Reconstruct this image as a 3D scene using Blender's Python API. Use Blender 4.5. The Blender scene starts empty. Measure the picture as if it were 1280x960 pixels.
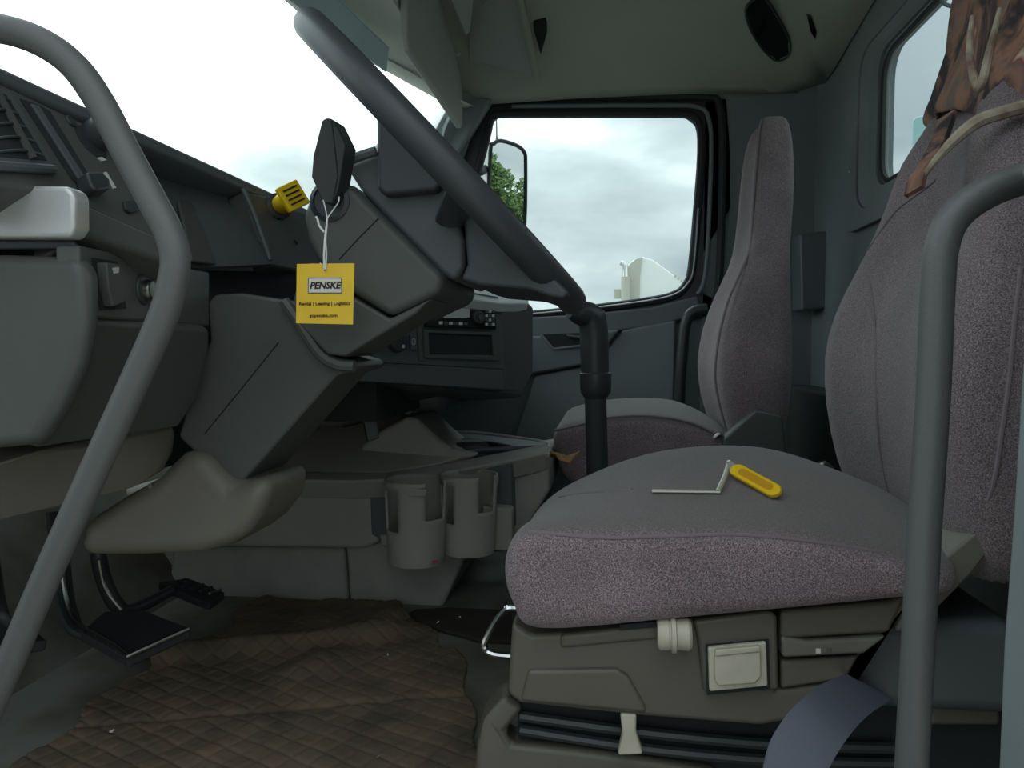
import bpy, bmesh, math, random
import numpy as np
from mathutils import Vector, noise as mnoise
random.seed(7)
sc = bpy.context.scene
COL = sc.collection
PI = math.pi
R = math.radians

# ------------------------------------------------------------------ camera, sky, exposure
ZC = 0.58                                   # eye height above the cab floor
YAW, PITCH, FPX = math.atan(0.125), math.atan(48/960), 960.0
cd = bpy.data.cameras.new('camera'); cam = bpy.data.objects.new('camera', cd); COL.objects.link(cam)
cd.sensor_width = 36.0; cd.lens = 36.0*FPX/1280; cd.clip_start = 0.02; cd.clip_end = 500
cam.location = (0, 0, ZC); cam.rotation_euler = (PI/2 - PITCH, 0, YAW)
sc.camera = cam
sc.view_settings.view_transform = 'Standard'; sc.view_settings.look = 'None'
sc.view_settings.gamma = 1.0; sc.view_settings.use_curve_mapping = False
sc.view_settings.exposure = 1.4

def make_world():
    w = bpy.data.worlds.new('overcast_sky'); sc.world = w; w.use_nodes = True
    nt = w.node_tree; N = nt.nodes; L = nt.links
    for n in list(N): N.remove(n)
    out = N.new('ShaderNodeOutputWorld'); bg = N.new('ShaderNodeBackground')
    tc = N.new('ShaderNodeTexCoord'); mp = N.new('ShaderNodeMapping')
    mp.inputs['Scale'].default_value = (1.0, 1.0, 2.6); mp.inputs['Location'].default_value = (3.1, 0.4, 0.35)
    nz = N.new('ShaderNodeTexNoise'); nz.inputs['Scale'].default_value = 2.1; nz.inputs['Detail'].default_value = 5; nz.inputs['Roughness'].default_value = 0.5
    cr = N.new('ShaderNodeValToRGB')
    e = cr.color_ramp.elements
    e[0].position = 0.38; e[0].color = (0.25, 0.29, 0.31, 1)
    e[1].position = 0.66; e[1].color = (0.82, 0.86, 0.86, 1)
    m = e.new(0.52); m.color = (0.43, 0.475, 0.485, 1)
    # the sun sits behind thick cloud ahead of the windscreen: the cloud is brighter round it
    dot = N.new('ShaderNodeVectorMath'); dot.operation = 'DOT_PRODUCT'
    dot.inputs[1].default_value = Vector((-0.80, 0.35, 0.48)).normalized()
    mr = N.new('ShaderNodeMapRange'); mr.inputs[1].default_value = 0.45; mr.inputs[2].default_value = 1.0
    mr.inputs[3].default_value = 1.0; mr.inputs[4].default_value = 1.5; mr.interpolation_type = 'SMOOTHSTEP'
    L.new(tc.outputs['Generated'], mp.inputs['Vector']); L.new(mp.outputs[0], nz.inputs['Vector'])
    L.new(nz.outputs['Fac'], cr.inputs['Fac'])
    L.new(tc.outputs['Generated'], dot.inputs[0]); L.new(dot.outputs['Value'], mr.inputs[0])
    sx = N.new('ShaderNodeSeparateXYZ'); el = N.new('ShaderNodeMath'); el.operation = 'MULTIPLY_ADD'
    el.inputs[1].default_value = 1.0; el.inputs[2].default_value = 0.56; el.use_clamp = False
    L.new(tc.outputs['Generated'], sx.inputs[0]); L.new(sx.outputs['Z'], el.inputs[0])      # overcast sky: brighter overhead than at the horizon
    mm = N.new('ShaderNodeMath'); mm.operation = 'MULTIPLY'
    L.new(el.outputs[0], mm.inputs[0]); L.new(mr.outputs[0], mm.inputs[1])
    L.new(cr.outputs['Color'], bg.inputs['Color']); L.new(mm.outputs[0], bg.inputs['Strength'])
    L.new(bg.outputs[0], out.inputs['Surface'])
make_world()

# ------------------------------------------------------------------ survey helpers
_F = Vector((-math.sin(YAW)*math.cos(PITCH), math.cos(YAW)*math.cos(PITCH), -math.sin(PITCH)))
_R = Vector((math.cos(YAW), math.sin(YAW), 0)); _U = _R.cross(_F); _E = Vector((0, 0, ZC))
def ray(px, py): return _F + _R*((px-640)/FPX) + _U*((480-py)/FPX)
def P(px, py, Y):                            # a measured point at depth Y inside the cab
    d = ray(px, py); return _E + d*(Y/d.y)
class Plane:
    def __init__(s, a, b, c):
        s.o = a; s.n = (b-a).cross(c-a).normalized()
        if s.n.dot(_E-a) < 0: s.n = -s.n
    def at(s, px, py, off=0.0):
        d = ray(px, py); t = s.n.dot(s.o-_E)/s.n.dot(d); return _E + d*t + s.n*off

# ------------------------------------------------------------------ materials
def lin(c):
    r = []
    for v in c[:3]:
        v /= 255.0; r.append(v/12.92 if v <= 0.04045 else ((v+0.055)/1.055)**2.4)
    return (r[0], r[1], r[2], 1)
def mat(name, rgb, rough=0.5, metal=0.0, grain=0.0, gscale=900.0, mottle=0.0, mscale=14.0, spec=0.5, coat=0.0, rgb2=None):
    m = bpy.data.materials.new(name); m.use_nodes = True
    nt = m.node_tree; N = nt.nodes; L = nt.links; b = N['Principled BSDF']
    b.inputs['Roughness'].default_value = rough; b.inputs['Metallic'].default_value = metal
    b.inputs['Specular IOR Level'].default_value = spec; b.inputs['Coat Weight'].default_value = coat
    c = lin(rgb); b.inputs['Base Color'].default_value = c
    tc = N.new('ShaderNodeTexCoord')
    if mottle or rgb2:
        nz = N.new('ShaderNodeTexNoise'); nz.inputs['Scale'].default_value = mscale; nz.inputs['Detail'].default_value = 6
        mx = N.new('ShaderNodeMix'); mx.data_type = 'RGBA'
        c2 = lin(rgb2) if rgb2 else tuple(v*(1-mottle) for v in c[:3])+(1,)
        mx.inputs[6].default_value = c; mx.inputs[7].default_value = c2
        mr = N.new('ShaderNodeMapRange'); mr.inputs[1].default_value = 0.38; mr.inputs[2].default_value = 0.66
        L.new(tc.outputs['Object'], nz.inputs['Vector']); L.new(nz.outputs['Fac'], mr.inputs[0])
        L.new(mr.outputs[0], mx.inputs[0]); L.new(mx.outputs[2], b.inputs['Base Color'])
    if grain:
        g = N.new('ShaderNodeTexNoise'); g.inputs['Scale'].default_value = gscale; g.inputs['Detail'].default_value = 2
        bp = N.new('ShaderNodeBump'); bp.inputs['Strength'].default_value = grain; bp.inputs['Distance'].default_value = 0.001
        L.new(tc.outputs['Object'], g.inputs['Vector']); L.new(g.outputs['Fac'], bp.inputs['Height']); L.new(bp.outputs[0], b.inputs['Normal'])
    return m
def fabric(name, a, b_, c_, worn=False):
    m = bpy.data.materials.new(name); m.use_nodes = True
    nt = m.node_tree; N = nt.nodes; L = nt.links; b = N['Principled BSDF']
    b.inputs['Roughness'].default_value = 0.95; b.inputs['Specular IOR Level'].default_value = 0.15
    b.inputs['Sheen Weight'].default_value = 0.25; b.inputs['Sheen Roughness'].default_value = 0.5
    tc = N.new('ShaderNodeTexCoord'); mp = N.new('ShaderNodeMapping'); mp.inputs['Scale'].default_value = (1, 1, 1.0)
    L.new(tc.outputs['Object'], mp.inputs['Vector'])
    n1 = N.new('ShaderNodeTexNoise'); n1.inputs['Scale'].default_value = 760; n1.inputs['Detail'].default_value = 3; n1.inputs['Roughness'].default_value = 0.7
    n2 = N.new('ShaderNodeTexNoise'); n2.inputs['Scale'].default_value = 9; n2.inputs['Detail'].default_value = 4
    for n in (n1, n2): L.new(mp.outputs[0], n.inputs['Vector'])
    cr = N.new('ShaderNodeValToRGB'); e = cr.color_ramp.elements
    e[0].position = 0.36; e[0].color = lin(a); e[1].position = 0.66; e[1].color = lin(c_)
    k = e.new(0.5); k.color = lin(b_)
    L.new(n1.outputs['Fac'], cr.inputs['Fac'])
    hs = N.new('ShaderNodeHueSaturation'); mr = N.new('ShaderNodeMapRange')
    mr.inputs[1].default_value = 0.3; mr.inputs[2].default_value = 0.7; mr.inputs[3].default_value = 0.85; mr.inputs[4].default_value = 1.12
    L.new(n2.outputs['Fac'], mr.inputs[0]); L.new(mr.outputs[0], hs.inputs['Value']); L.new(cr.outputs[0], hs.inputs['Color'])
    if worn:                                 # years of sitting have greyed the pile of the seating face
        mx = N.new('ShaderNodeMix'); mx.data_type = 'RGBA'; mx.inputs[7].default_value = lin((104, 101, 99))
        sp = N.new('ShaderNodeSeparateXYZ'); m3 = N.new('ShaderNodeMapRange')
        m3.inputs[1].default_value = 0.35; m3.inputs[2].default_value = 0.95; m3.inputs[3].default_value = 0; m3.inputs[4].default_value = 0.75
        L.new(tc.outputs['Normal'], sp.inputs[0]); L.new(sp.outputs['Z'], m3.inputs[0]); L.new(m3.outputs[0], mx.inputs[0])
        L.new(hs.outputs[0], mx.inputs[6]); L.new(mx.outputs[2], b.inputs['Base Color'])
    else: L.new(hs.outputs[0], b.inputs['Base Color'])
    bp = N.new('ShaderNodeBump'); bp.inputs['Strength'].default_value = 0.5; bp.inputs['Distance'].default_value = 0.0015
    L.new(n1.outputs['Fac'], bp.inputs['Height']); L.new(bp.outputs[0], b.inputs['Normal'])
    return m
def glass(name, tint, refl=1.0):
    m = bpy.data.materials.new(name); m.use_nodes = True
    nt = m.node_tree; N = nt.nodes; L = nt.links
    for n in list(N): N.remove(n)
    out = N.new('ShaderNodeOutputMaterial'); tr = N.new('ShaderNodeBsdfTransparent'); gl = N.new('ShaderNodeBsdfGlossy'); mx = N.new('ShaderNodeMixShader')
    fr = N.new('ShaderNodeFresnel'); fr.inputs['IOR'].default_value = 1.45
    mu = N.new('ShaderNodeMath'); mu.operation = 'MULTIPLY'; mu.inputs[1].default_value = refl
    tr.inputs['Color'].default_value = tint; gl.inputs['Roughness'].default_value = 0.02
    ge = N.new('ShaderNodeNewGeometry'); iv = N.new('ShaderNodeMath'); iv.operation = 'SUBTRACT'; iv.inputs[0].default_value = 1.0
    m2 = N.new('ShaderNodeMath'); m2.operation = 'MULTIPLY'
    L.new(ge.outputs['Backfacing'], iv.inputs[1]); L.new(mu.outputs[0], m2.inputs[0]); L.new(iv.outputs[0], m2.inputs[1])
    L.new(fr.outputs[0], mu.inputs[0]); L.new(m2.outputs[0], mx.inputs[0]); L.new(tr.outputs[0], mx.inputs[1]); L.new(gl.outputs[0], mx.inputs[2]); L.new(mx.outputs[0], out.inputs[0])
    return m

M = {}
M['plastic'] = mat('grey_dash_plastic', (82, 84, 82), 0.5, grain=0.15, mottle=0.08)
M['plastic_dark'] = mat('dark_dash_plastic', (84, 88, 91), 0.5, grain=0.15)
M['plastic_light'] = mat('light_grey_plastic', (116, 113, 105), 0.55, grain=0.12, mottle=0.12, mscale=8)
M['plastic_seat'] = mat('seat_side_plastic', (96, 92, 84), 0.45, grain=0.1, mottle=0.1, mscale=7)
M['black'] = mat('black_plastic', (54, 57, 60), 0.4, grain=0.08)
M['void'] = mat('black_recess', (36, 39, 42), 0.8)
M['gloss'] = mat('glossy_black', (22, 23, 24), 0.1, coat=0.5)
M['rubber'] = mat('black_rubber', (46, 48, 51), 0.7)
M['wheel'] = mat('steering_wheel_skin', (64, 67, 71), 0.45, grain=0.25, gscale=500)
M['silver'] = mat('satin_silver_trim', (150, 153, 155), 0.28, metal=0.7)
M['bar'] = mat('grey_coated_bar', (92, 93, 93), 0.5, grain=0.25, gscale=700)
M['chrome'] = mat('chrome', (225, 225, 225), 0.12, metal=1.0)
M['steel'] = mat('worn_steel', (150, 148, 142), 0.3, metal=1.0, mottle=0.3, mscale=60)
M['headliner'] = mat('headliner_cloth', (168, 170, 160), 0.95, grain=0.2, gscale=500, mottle=0.08, mscale=3)
M['visor'] = mat('visor_vinyl', (168, 172, 168), 0.7, grain=0.1)
M['shade'] = mat('blue_grey_shade', (165, 186, 192), 0.5)
M['pillar'] = mat('pillar_grey_plastic', (126, 135, 137), 0.6, grain=0.12, mottle=0.06)
M['door'] = mat('door_grey_plastic', (104, 112, 115), 0.5, grain=0.12)
M['door_light'] = mat('door_panel_plastic', (122, 130, 132), 0.55, grain=0.12)
M['carpet'] = mat('tunnel_carpet', (166, 165, 159), 0.95, grain=0.5, gscale=400, mottle=0.15, mscale=10)
M['floor'] = mat('floor_vinyl', (132, 134, 128), 0.6, grain=0.2, gscale=300, rgb2=(98, 95, 86), mscale=7)
M['mat'] = mat('muddy_rubber_mat', (122, 106, 86), 0.85, grain=0.4, gscale=250, rgb2=(88, 82, 68), mscale=9)
M['fabric'] = fabric('purple_grey_seat_cloth', (84, 74, 78), (126, 113, 117), (172, 159, 161))
M['fabric_top'] = fabric('grey_seat_cloth', (84, 80, 80), (112, 107, 106), (138, 132, 130))
M['cushion'] = fabric('worn_cushion_cloth', (84, 74, 78), (130, 115, 120), (180, 164, 168), True)
M['seam'] = mat('seat_piping', (128, 116, 120), 0.9)
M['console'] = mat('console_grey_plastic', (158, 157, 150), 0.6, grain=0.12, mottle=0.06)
M['header'] = mat('lit_header_lining', (222, 226, 220), 0.9)  # brightened base colour stands in for skylight falling through the windscreen
M['end_sheen'] = mat('end_trim_sheen', (208, 210, 210), 0.32, metal=0.35)  # glossy dark corner: its daylight reflection is put into a pale base colour
M['shelf'] = mat('dash_shelf_sheen', (186, 191, 189), 0.35)  # reflected light on the glossy dash top, mixed into the base colour
M['cream'] = mat('cream_cloth', (176, 166, 148), 0.95, rgb2=(120, 96, 84), mscale=40)
M['key'] = mat('pale_key_metal', (214, 212, 204), 0.3, metal=0.6)
M['beige'] = mat('beige_plastic', (196, 190, 172), 0.4, mottle=0.12, mscale=40)
M['yellow'] = mat('yellow_plastic', (240, 200, 30), 0.4)
M['card'] = mat('yellow_card', (246, 204, 56), 0.6, mottle=0.06, mscale=40)
M['white'] = mat('white_card', (222, 220, 214), 0.6)
M['blue'] = mat('blue_grey_border', (96, 100, 128), 0.6)
M['ink'] = mat('black_ink', (44, 36, 24), 0.6)
M['string'] = mat('white_string', (225, 226, 226), 0.9)
M['screen'] = mat('radio_screen', (190, 196, 198), 0.15)
M['marks'] = mat('white_switch_marking', (205, 208, 206), 0.5)
M['belt'] = mat('grey_belt_webbing', (104, 110, 124), 0.8, grain=0.5, gscale=600)
M['brown'] = mat('brown_paper', (170, 130, 86), 0.9, mottle=0.4, mscale=60)
M['asphalt'] = mat('yard_asphalt', (160, 157, 148), 0.95, mottle=0.2, mscale=2)
M['whitepaint'] = mat('white_truck_paint', (238, 238, 234), 0.3)
M['greypaint'] = mat('beige_grey_truck_paint', (186, 184, 172), 0.5)
M['teal'] = mat('pale_teal_paint', (158, 194, 194), 0.4)
M['leaf'] = mat('tree_leaves', (74, 104, 52), 0.8, rgb2=(112, 136, 78), mscale=2.5)
M['bark'] = mat('tree_bark', (88, 72, 58), 0.9)
M['mirror'] = mat('mirror_silver', (235, 238, 238), 0.0, metal=1.0)
M['window'] = glass('side_glass', (0.90, 0.96, 0.96, 1))
M['windshield'] = glass('windscreen_glass', (0.90, 0.95, 0.94, 1), 0.6)
def cloth_mat():
    m = bpy.data.materials.new('camouflage_cloth'); m.use_nodes = True
    nt = m.node_tree; N = nt.nodes; L = nt.links; b = N['Principled BSDF']; b.inputs['Roughness'].default_value = 0.95
    tc = N.new('ShaderNodeTexCoord'); mp = N.new('ShaderNodeMapping'); mp.inputs['Scale'].default_value = (1.0, 1.0, 0.55); mp.inputs['Rotation'].default_value = (0, R(25), 0)
    nz = N.new('ShaderNodeTexNoise'); nz.inputs['Scale'].default_value = 17; nz.inputs['Detail'].default_value = 4; nz.inputs['Distortion'].default_value = 0.8
    cr = N.new('ShaderNodeValToRGB'); e = cr.color_ramp.elements
    e[0].position = 0.34; e[0].color = lin((52, 48, 54)); e[1].position = 0.72; e[1].color = lin((214, 198, 172))
    for p, c in ((0.44, (66, 58, 60)), (0.48, (118, 92, 80)), (0.54, (158, 116, 98)), (0.6, (118, 106, 98)), (0.64, (150, 84, 78))):
        k = e.new(p); k.color = lin(c)
    L.new(tc.outputs['Object'], mp.inputs['Vector']); L.new(mp.outputs[0], nz.inputs['Vector']); L.new(nz.outputs['Fac'], cr.inputs['Fac']); L.new(cr.outputs[0], b.inputs['Base Color'])
    return m
M['camo'] = cloth_mat()

# ------------------------------------------------------------------ mesh helpers
class MB:
    def __init__(s): s.v = []; s.f = []
    def add(s, vs, fs):
        o = len(s.v); s.v += [Vector(v) for v in vs]; s.f += [tuple(i+o for i in f) for f in fs]; return s
    def plate(s, pts, d):                    # polygon given depth along d
        n = len(pts); pts = [Vector(p) for p in pts]; d = Vector(d)
        vs = pts + [p+d for p in pts]
        fs = [tuple(range(n)), tuple(range(2*n-1, n-1, -1))] + [(i, i+n, (i+1) % n+n, (i+1) % n) for i in range(n)]
        return s.add(vs, fs)
    def box(s, a, b):
        x0, y0, z0 = a; x1, y1, z1 = b
        return s.plate([(x0, y0, z0), (x1, y0, z0), (x1, y0, z1), (x0, y0, z1)], (0, y1-y0, 0))
    def tube(s, pts, r, n=10, closed=False, smooth=6, flat=1.0, up=None):
        pts = [Vector(p) for p in pts]
        rs = r if isinstance(r, (list, tuple)) else [r]*len(pts)
        if smooth and len(pts) > 2: pts, rs = crs(pts, rs, smooth, closed)
        m = len(pts); vs = []; prev = None
        for i, p in enumerate(pts):
            if closed: t = pts[(i+1) % m]-pts[i-1]
            else: t = pts[min(i+1, m-1)]-pts[max(i-1, 0)]
            t.normalize()
            if prev is None:
                a = Vector(up) if up else (Vector((0, 0, 1)) if abs(t.z) < 0.9 else Vector((1, 0, 0)))
                u = (a - t*a.dot(t)).normalized()
            else: u = (prev - t*prev.dot(t)).normalized()
            prev = u; w = t.cross(u)
            for k in range(n):
                a = 2*PI*k/n; vs.append(p + u*(math.cos(a)*rs[i]*flat) + w*(math.sin(a)*rs[i]))
        fs = []
        for i in range(m if closed else m-1):
            j = (i+1) % m
            for k in range(n): fs.append((i*n+k, i*n+(k+1) % n, j*n+(k+1) % n, j*n+k))
        if not closed: fs += [tuple(range(n-1, -1, -1)), tuple(range((m-1)*n, m*n))]
        return s.add(vs, fs)
    def lathe(s, o, axis, prof, n=24):       # prof: (distance along axis, radius)
        o = Vector(o); ax = Vector(axis).normalized()
        a = Vector((0, 0, 1)) if abs(ax.z) < 0.9 else Vector((1, 0, 0))
        u = (a-ax*a.dot(ax)).normalized(); w = ax.cross(u); vs = []
        for h, r in prof:
            for k in range(n):
                t = 2*PI*k/n; vs.append(o+ax*h+u*(r*math.cos(t))+w*(r*math.sin(t)))
        fs = []; m = len(prof)
        for i in range(m-1):
            for k in range(n): fs.append((i*n+k, i*n+(k+1) % n, (i+1)*n+(k+1) % n, (i+1)*n+k))
        fs += [tuple(range(n-1, -1, -1)), tuple(range((m-1)*n, m*n))]
        return s.add(vs, fs)
    def loft(s, rings, closed=True, caps=True):
        n = len(rings[0]); vs = [v for r in rings for v in r]; fs = []
        for i in range(len(rings)-1):
            for k in range(n if closed else n-1):
                fs.append((i*n+k, i*n+(k+1) % n, (i+1)*n+(k+1) % n, (i+1)*n+k))
        if caps and closed: fs += [tuple(range(n-1, -1, -1)), tuple(range((len(rings)-1)*n, len(rings)*n))]
        return s.add(vs, fs)
def crs(pts, rs, k, closed=False):
    n = len(pts); op = []; orr = []
    for i in range(n if closed else n-1):
        g = lambda j: pts[j % n] if closed else pts[max(0, min(n-1, j))]
        p0, p1, p2, p3 = g(i-1), g(i), g(i+1), g(i+2); r1 = rs[i]; r2 = rs[(i+1) % n]
        for q in range(k):
            t = q/k
            op.append(0.5*((2*p1)+(p2-p0)*t+(2*p0-5*p1+4*p2-p3)*t*t+(3*p1-p0-3*p2+p3)*t**3)); orr.append(r1+(r2-r1)*t)
    if not closed: op.append(pts[-1]); orr.append(rs[-1])
    return op, orr
def world_loc(o):
    v = Vector(o.location)
    while o.parent: o = o.parent; v += o.location
    return v
def obj(name, mb, m, parent=None, bevel=0.0, seg=3, smooth=True, sub=0, solid=0.0, angle=40):
    me = bpy.data.meshes.new(name)
    vs = mb.v
    if not parent: loc = sum(vs, Vector())/len(vs)
    else:
        lo = Vector([min(v[i] for v in vs) for i in range(3)]); hi = Vector([max(v[i] for v in vs) for i in range(3)]); loc = (lo+hi)/2
    me.from_pydata([v-loc for v in vs], [], mb.f)
    bm = bmesh.new(); bm.from_mesh(me); bmesh.ops.recalc_face_normals(bm, faces=bm.faces); bm.to_mesh(me); bm.free()
    me.materials.append(M[m] if isinstance(m, str) else m)
    o = bpy.data.objects.new(name, me); COL.objects.link(o)
    if parent: o.parent = parent; o.location = loc-world_loc(parent)
    else: o.location = loc
    if smooth:
        me.shade_smooth()
        if not sub: me.set_sharp_from_angle(angle=R(angle))
    if solid:
        md = o.modifiers.new('thick', 'SOLIDIFY'); md.thickness = solid; md.offset = 0
    if bevel:
        md = o.modifiers.new('bevel', 'BEVEL'); md.width = bevel; md.segments = seg; md.limit_method = 'ANGLE'; md.angle_limit = R(38); md.harden_normals = True
    if sub:
        md = o.modifiers.new('sub', 'SUBSURF'); md.levels = sub; md.render_levels = sub
    return o
def tag(o, label=None, cat=None, group=None, kind=None):
    if label: o['label'] = label
    if cat: o['category'] = cat
    if group: o['group'] = group
    if kind: o['kind'] = kind
    return o
def thing(name, loc, label, cat, group=None):
    o = bpy.data.objects.new(name, None); COL.objects.link(o); o.location = loc; o.empty_display_size = 0.05
    return tag(o, label, cat, group)
def struct(name, mb, m, **k): return tag(obj(name, mb, m, **k), kind='structure')
def sroot(name, loc):
    o = bpy.data.objects.new(name, None); COL.objects.link(o); o.location = loc; o['kind'] = 'structure'; return o
def pp(pts, Y): return [P(x, y, Y) for x, y in pts]
def prism(pts, Y0, Y1, mb=None):             # side outline at depth Y0 carried across to depth Y1
    return (mb or MB()).plate(pp(pts, Y0), (0, Y1-Y0, 0))
def slab(pts3, t, mb=None):                  # measured corners (px, py, Y), thickness away from the eye
    v = [P(*p) for p in pts3]; n = Vector()
    for i in range(len(v)): n += (v[i]-v[0]).cross(v[(i+1) % len(v)]-v[0])
    n.normalize()
    if n.dot(_E-v[0]) > 0: n = -n
    return (mb or MB()).plate(v, n*t)
def on(pl, pts, h, depth=0.004, mb=None):    # polygon lying on a plane, standing h proud of it
    return (mb or MB()).plate([pl.at(x, y, h) for x, y in pts], -pl.n*(h+depth))
def knob(pl, px, py, r, h, mb=None, n=24, taper=0.85):
    c = pl.at(px, py); return (mb or MB()).lathe(c - pl.n*0.003, pl.n, [(0, r), (h*0.7, r*0.98), (h, r*taper)], n)
def rect(x0, y0, x1, y1): return [(x0, y0), (x1, y0), (x1, y1), (x0, y1)]
def text_mb(body, size, o, ex, ey, shear=0.0, bold=0.0, ext=0.0002):
    cu = bpy.data.curves.new('lettering', 'FONT'); cu.body = body; cu.size = size; cu.align_x = 'CENTER'; cu.align_y = 'CENTER'
    cu.shear = shear; cu.offset = bold; cu.extrude = ext; cu.resolution_u = 2
    t = bpy.data.objects.new('lettering', cu); COL.objects.link(t)
    dg = bpy.context.evaluated_depsgraph_get(); dg.update()
    me = bpy.data.meshes.new_from_object(t.evaluated_get(dg)); ez = Vector(ex).cross(Vector(ey))
    mb = MB().add([Vector(o)+Vector(ex)*v.co.x+Vector(ey)*v.co.y+ez*v.co.z for v in me.vertices], [tuple(p.vertices) for p in me.polygons])
    bpy.data.objects.remove(t); bpy.data.meshes.remove(me); bpy.data.curves.remove(cu)
    return mb
def conv(x, z, Y):                          # plan estimate (offset from the vanishing point) to true position
    return P(760+960*x/Y, 432-960*z/Y, Y)
def ctab(tab, YS):
    out = []
    for z, hw, xf, xb in tab:
        a = conv(xf, z, YS+hw); d = a.x-xf
        out.append((a.z-ZC, hw, a.x, xb+d))
    return out
def ringwall(outer, inner, d):
    n = len(outer); mb = MB(); d = Vector(d)
    vs = list(outer)+list(inner)+[p+d for p in outer]+[p+d for p in inner]; fs = []
    for i in range(n):
        j = (i+1) % n
        fs += [(i, j, n+j, n+i), (2*n+i, 3*n+i, 3*n+j, 2*n+j), (n+i, n+j, 3*n+j, 3*n+i), (i, 2*n+i, 2*n+j, j)]
    return mb.add(vs, fs)
YC = 1.50                                    # middle of the cab
Z = lambda z: ZC + z

# ================================================================== STRUCTURE
struct('floor', MB().box((-1.22, 0.45, -0.06), (0.72, 2.52, 0.0)), 'floor')
g = MB().box((-150, -150, -1.30), (150, 150, -1.22)); struct('ground', g, 'asphalt', smooth=False)
# footwell board rising to the firewall, and firewall
m_ = MB().plate([(-0.98, 0.46, 0.0), (-1.18, 0.46, 0.30), (-1.18, 0.46, 0.72), (-1.24, 0.46, 0.72), (-1.24, 0.46, -0.05), (-0.98, 0.46, -0.05)], (0, 2.04, 0))
struct('wall_front', m_, 'floor')
# engine tunnel
tun = sroot('trim_tunnel', (-0.5, 1.7, 0))
t1 = MB().plate([P(205, 782, 1.66), P(436, 776, 1.66), P(430, 684, 1.66), P(215, 684, 1.66)], (0, 0.42, 0)); obj('tunnel_side', t1, 'carpet', tun, bevel=0.012)
t2 = MB().plate([P(438, 778, 1.655), P(545, 778, 1.655), P(585, 690, 1.655), P(560, 660, 1.655), P(432, 682, 1.655)], (0, 0.42, 0)); obj('tunnel_side', t2, 'carpet', tun, bevel=0.012)
t3 = MB().box((-1.17, 1.68, 0), (-0.42, 2.06, 0.24)); obj('tunnel_core', t3, 'carpet', tun, bevel=0.02)
# ceiling: domed headliner
yz = [(0.44, .80), (0.52, .83), (0.62, .90), (0.80, .97), (1.1, 1.005), (1.5, 1.02), (1.9, 1.005), (2.15, .97), (2.30, .91), (2.40, .845), (2.455, .805), (2.475, .785)]
xs = [(-0.50, -0.05), (-0.35, -0.01), (-0.1, 0), (0.2, 0), (0.45, -0.01), (0.55, -0.05), (0.63, -0.17)]
rings = [[Vector((x - (0.06 if (y > 2.4 or y < .6) and x > .5 else 0), y, Z(z+dz if z+dz > .78 else .78))) for y, z in yz] for x, dz in xs]
struct('ceiling', MB().loft(rings, closed=False), 'headliner', solid=0.02, angle=60)
# outer roof skin
rt = MB().box((-0.70, 0.42, Z(1.06)), (0.80, 2.58, Z(1.09))); struct('trim_roof', rt, 'whitepaint')
# windscreen header between glass and roof
hy = [(0.45, -.50), (0.7, -.527), (1.05, -.64), (1.4, -.70), (1.69, -.695), (1.95, -.645), (2.3, -.527), (2.47, -.47)]
hr = [[Vector((x, y, Z(.755))) for y, x in hy], [Vector((x+.05, y, Z(.758))) for y, x in hy], [Vector((-0.485, y, Z(.77))) for y, x in hy], [Vector((-0.48, y, Z(.985 if .7 < y < 2.3 else .83))) for y, x in hy]]
struct('trim_header', MB().loft(hr, closed=False), 'header', solid=0.018, angle=60)
# shade strip along the middle of the header
sv = [P(300, -45, 1.40), P(360, 0, 1.54), P(425, 48, 1.74), P(484, 92, 1.96), P(487, 60, 1.85), P(455, 30, 1.71), P(425, 0, 1.60), P(380, -45, 1.43)]
struct('trim_shade', MB().plate(sv, (-0.012, 0, 0.012)), 'shade', bevel=0.004)
# windscreen glass
top = [Vector((x-.005, y, Z(.765))) for y, x in hy]; bot = [Vector((-1.12+0.28*abs((y-YC)/1.05)**2.5, y, Z(.15))) for y, x in hy]
w1 = sroot('window_1', (-0.9, YC, Z(.15)))
obj('pane', MB().loft([bot, top], closed=False), 'windshield', w1, solid=0.006)
obj('rubber_seal', MB().tube([p+Vector((.004, 0, 0)) for p in top], 0.012, 8), 'rubber', w1)
# A pillars
for nm, yy in (('trim_pillar', 2.44), ('trim_pillar_driver', 0.46)):
    tt = Vector((-0.49, yy, Z(.80))); bb = Vector((-0.90, yy, Z(.10)))
    pm = MB().plate([tt, tt+Vector((0.12, 0, -0.02)), bb+Vector((0.10, 0, 0)), bb], (0, 0.05 if yy > 1 else -0.05, 0))
    r_ = struct(nm, pm, 'pillar', bevel=0.01)
    if yy > 1:
        pass
# passenger side wall ahead of and behind the door
wr = MB().box((-1.24, 2.53, -0.05), (0.72, 2.56, Z(.02)))
wr.plate([P(880, 100, 2.50), P(1070, 50, 2.50), P(1070, 720, 2.50), P(872, 720, 2.50)], (0, 0.05, 0))
struct('wall_right', wr, 'pillar', bevel=0.006)
# back wall with opening
def rrect(c0, c1, r, k=5):                   # rounded rectangle in 2D
    (x0, y0), (x1, y1) = c0, c1; out = []
    for cx, cy, a in ((x1-r, y1-r, 0), (x0+r, y1-r, 90), (x0+r, y0+r, 180), (x1-r, y0+r, 270)):
        for i in range(k): t = R(a+90*i/(k-1)); out.append((cx+r*math.cos(t), cy+r*math.sin(t)))
    return out
XB = 0.63
bi = rrect((1.05, .372), (1.95, .69), .06); bo = rrect((0.44, -.64), (2.52, 1.04), .01)
V3 = lambda l, x: [Vector((x, y, Z(z))) for y, z in l]
struct('wall_back', ringwall(V3(bo, XB), V3(bi, XB), (0.04, 0, 0)), 'pillar')
w3 = sroot('window_3', (XB, YC, Z(.4)))
fo = rrect((.84, .29), (2.16, .76), .08); fi = rrect((1.06, .38), (1.94, .68), .06); fm = rrect((.95, .335), (2.05, .725), .07)
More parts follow.
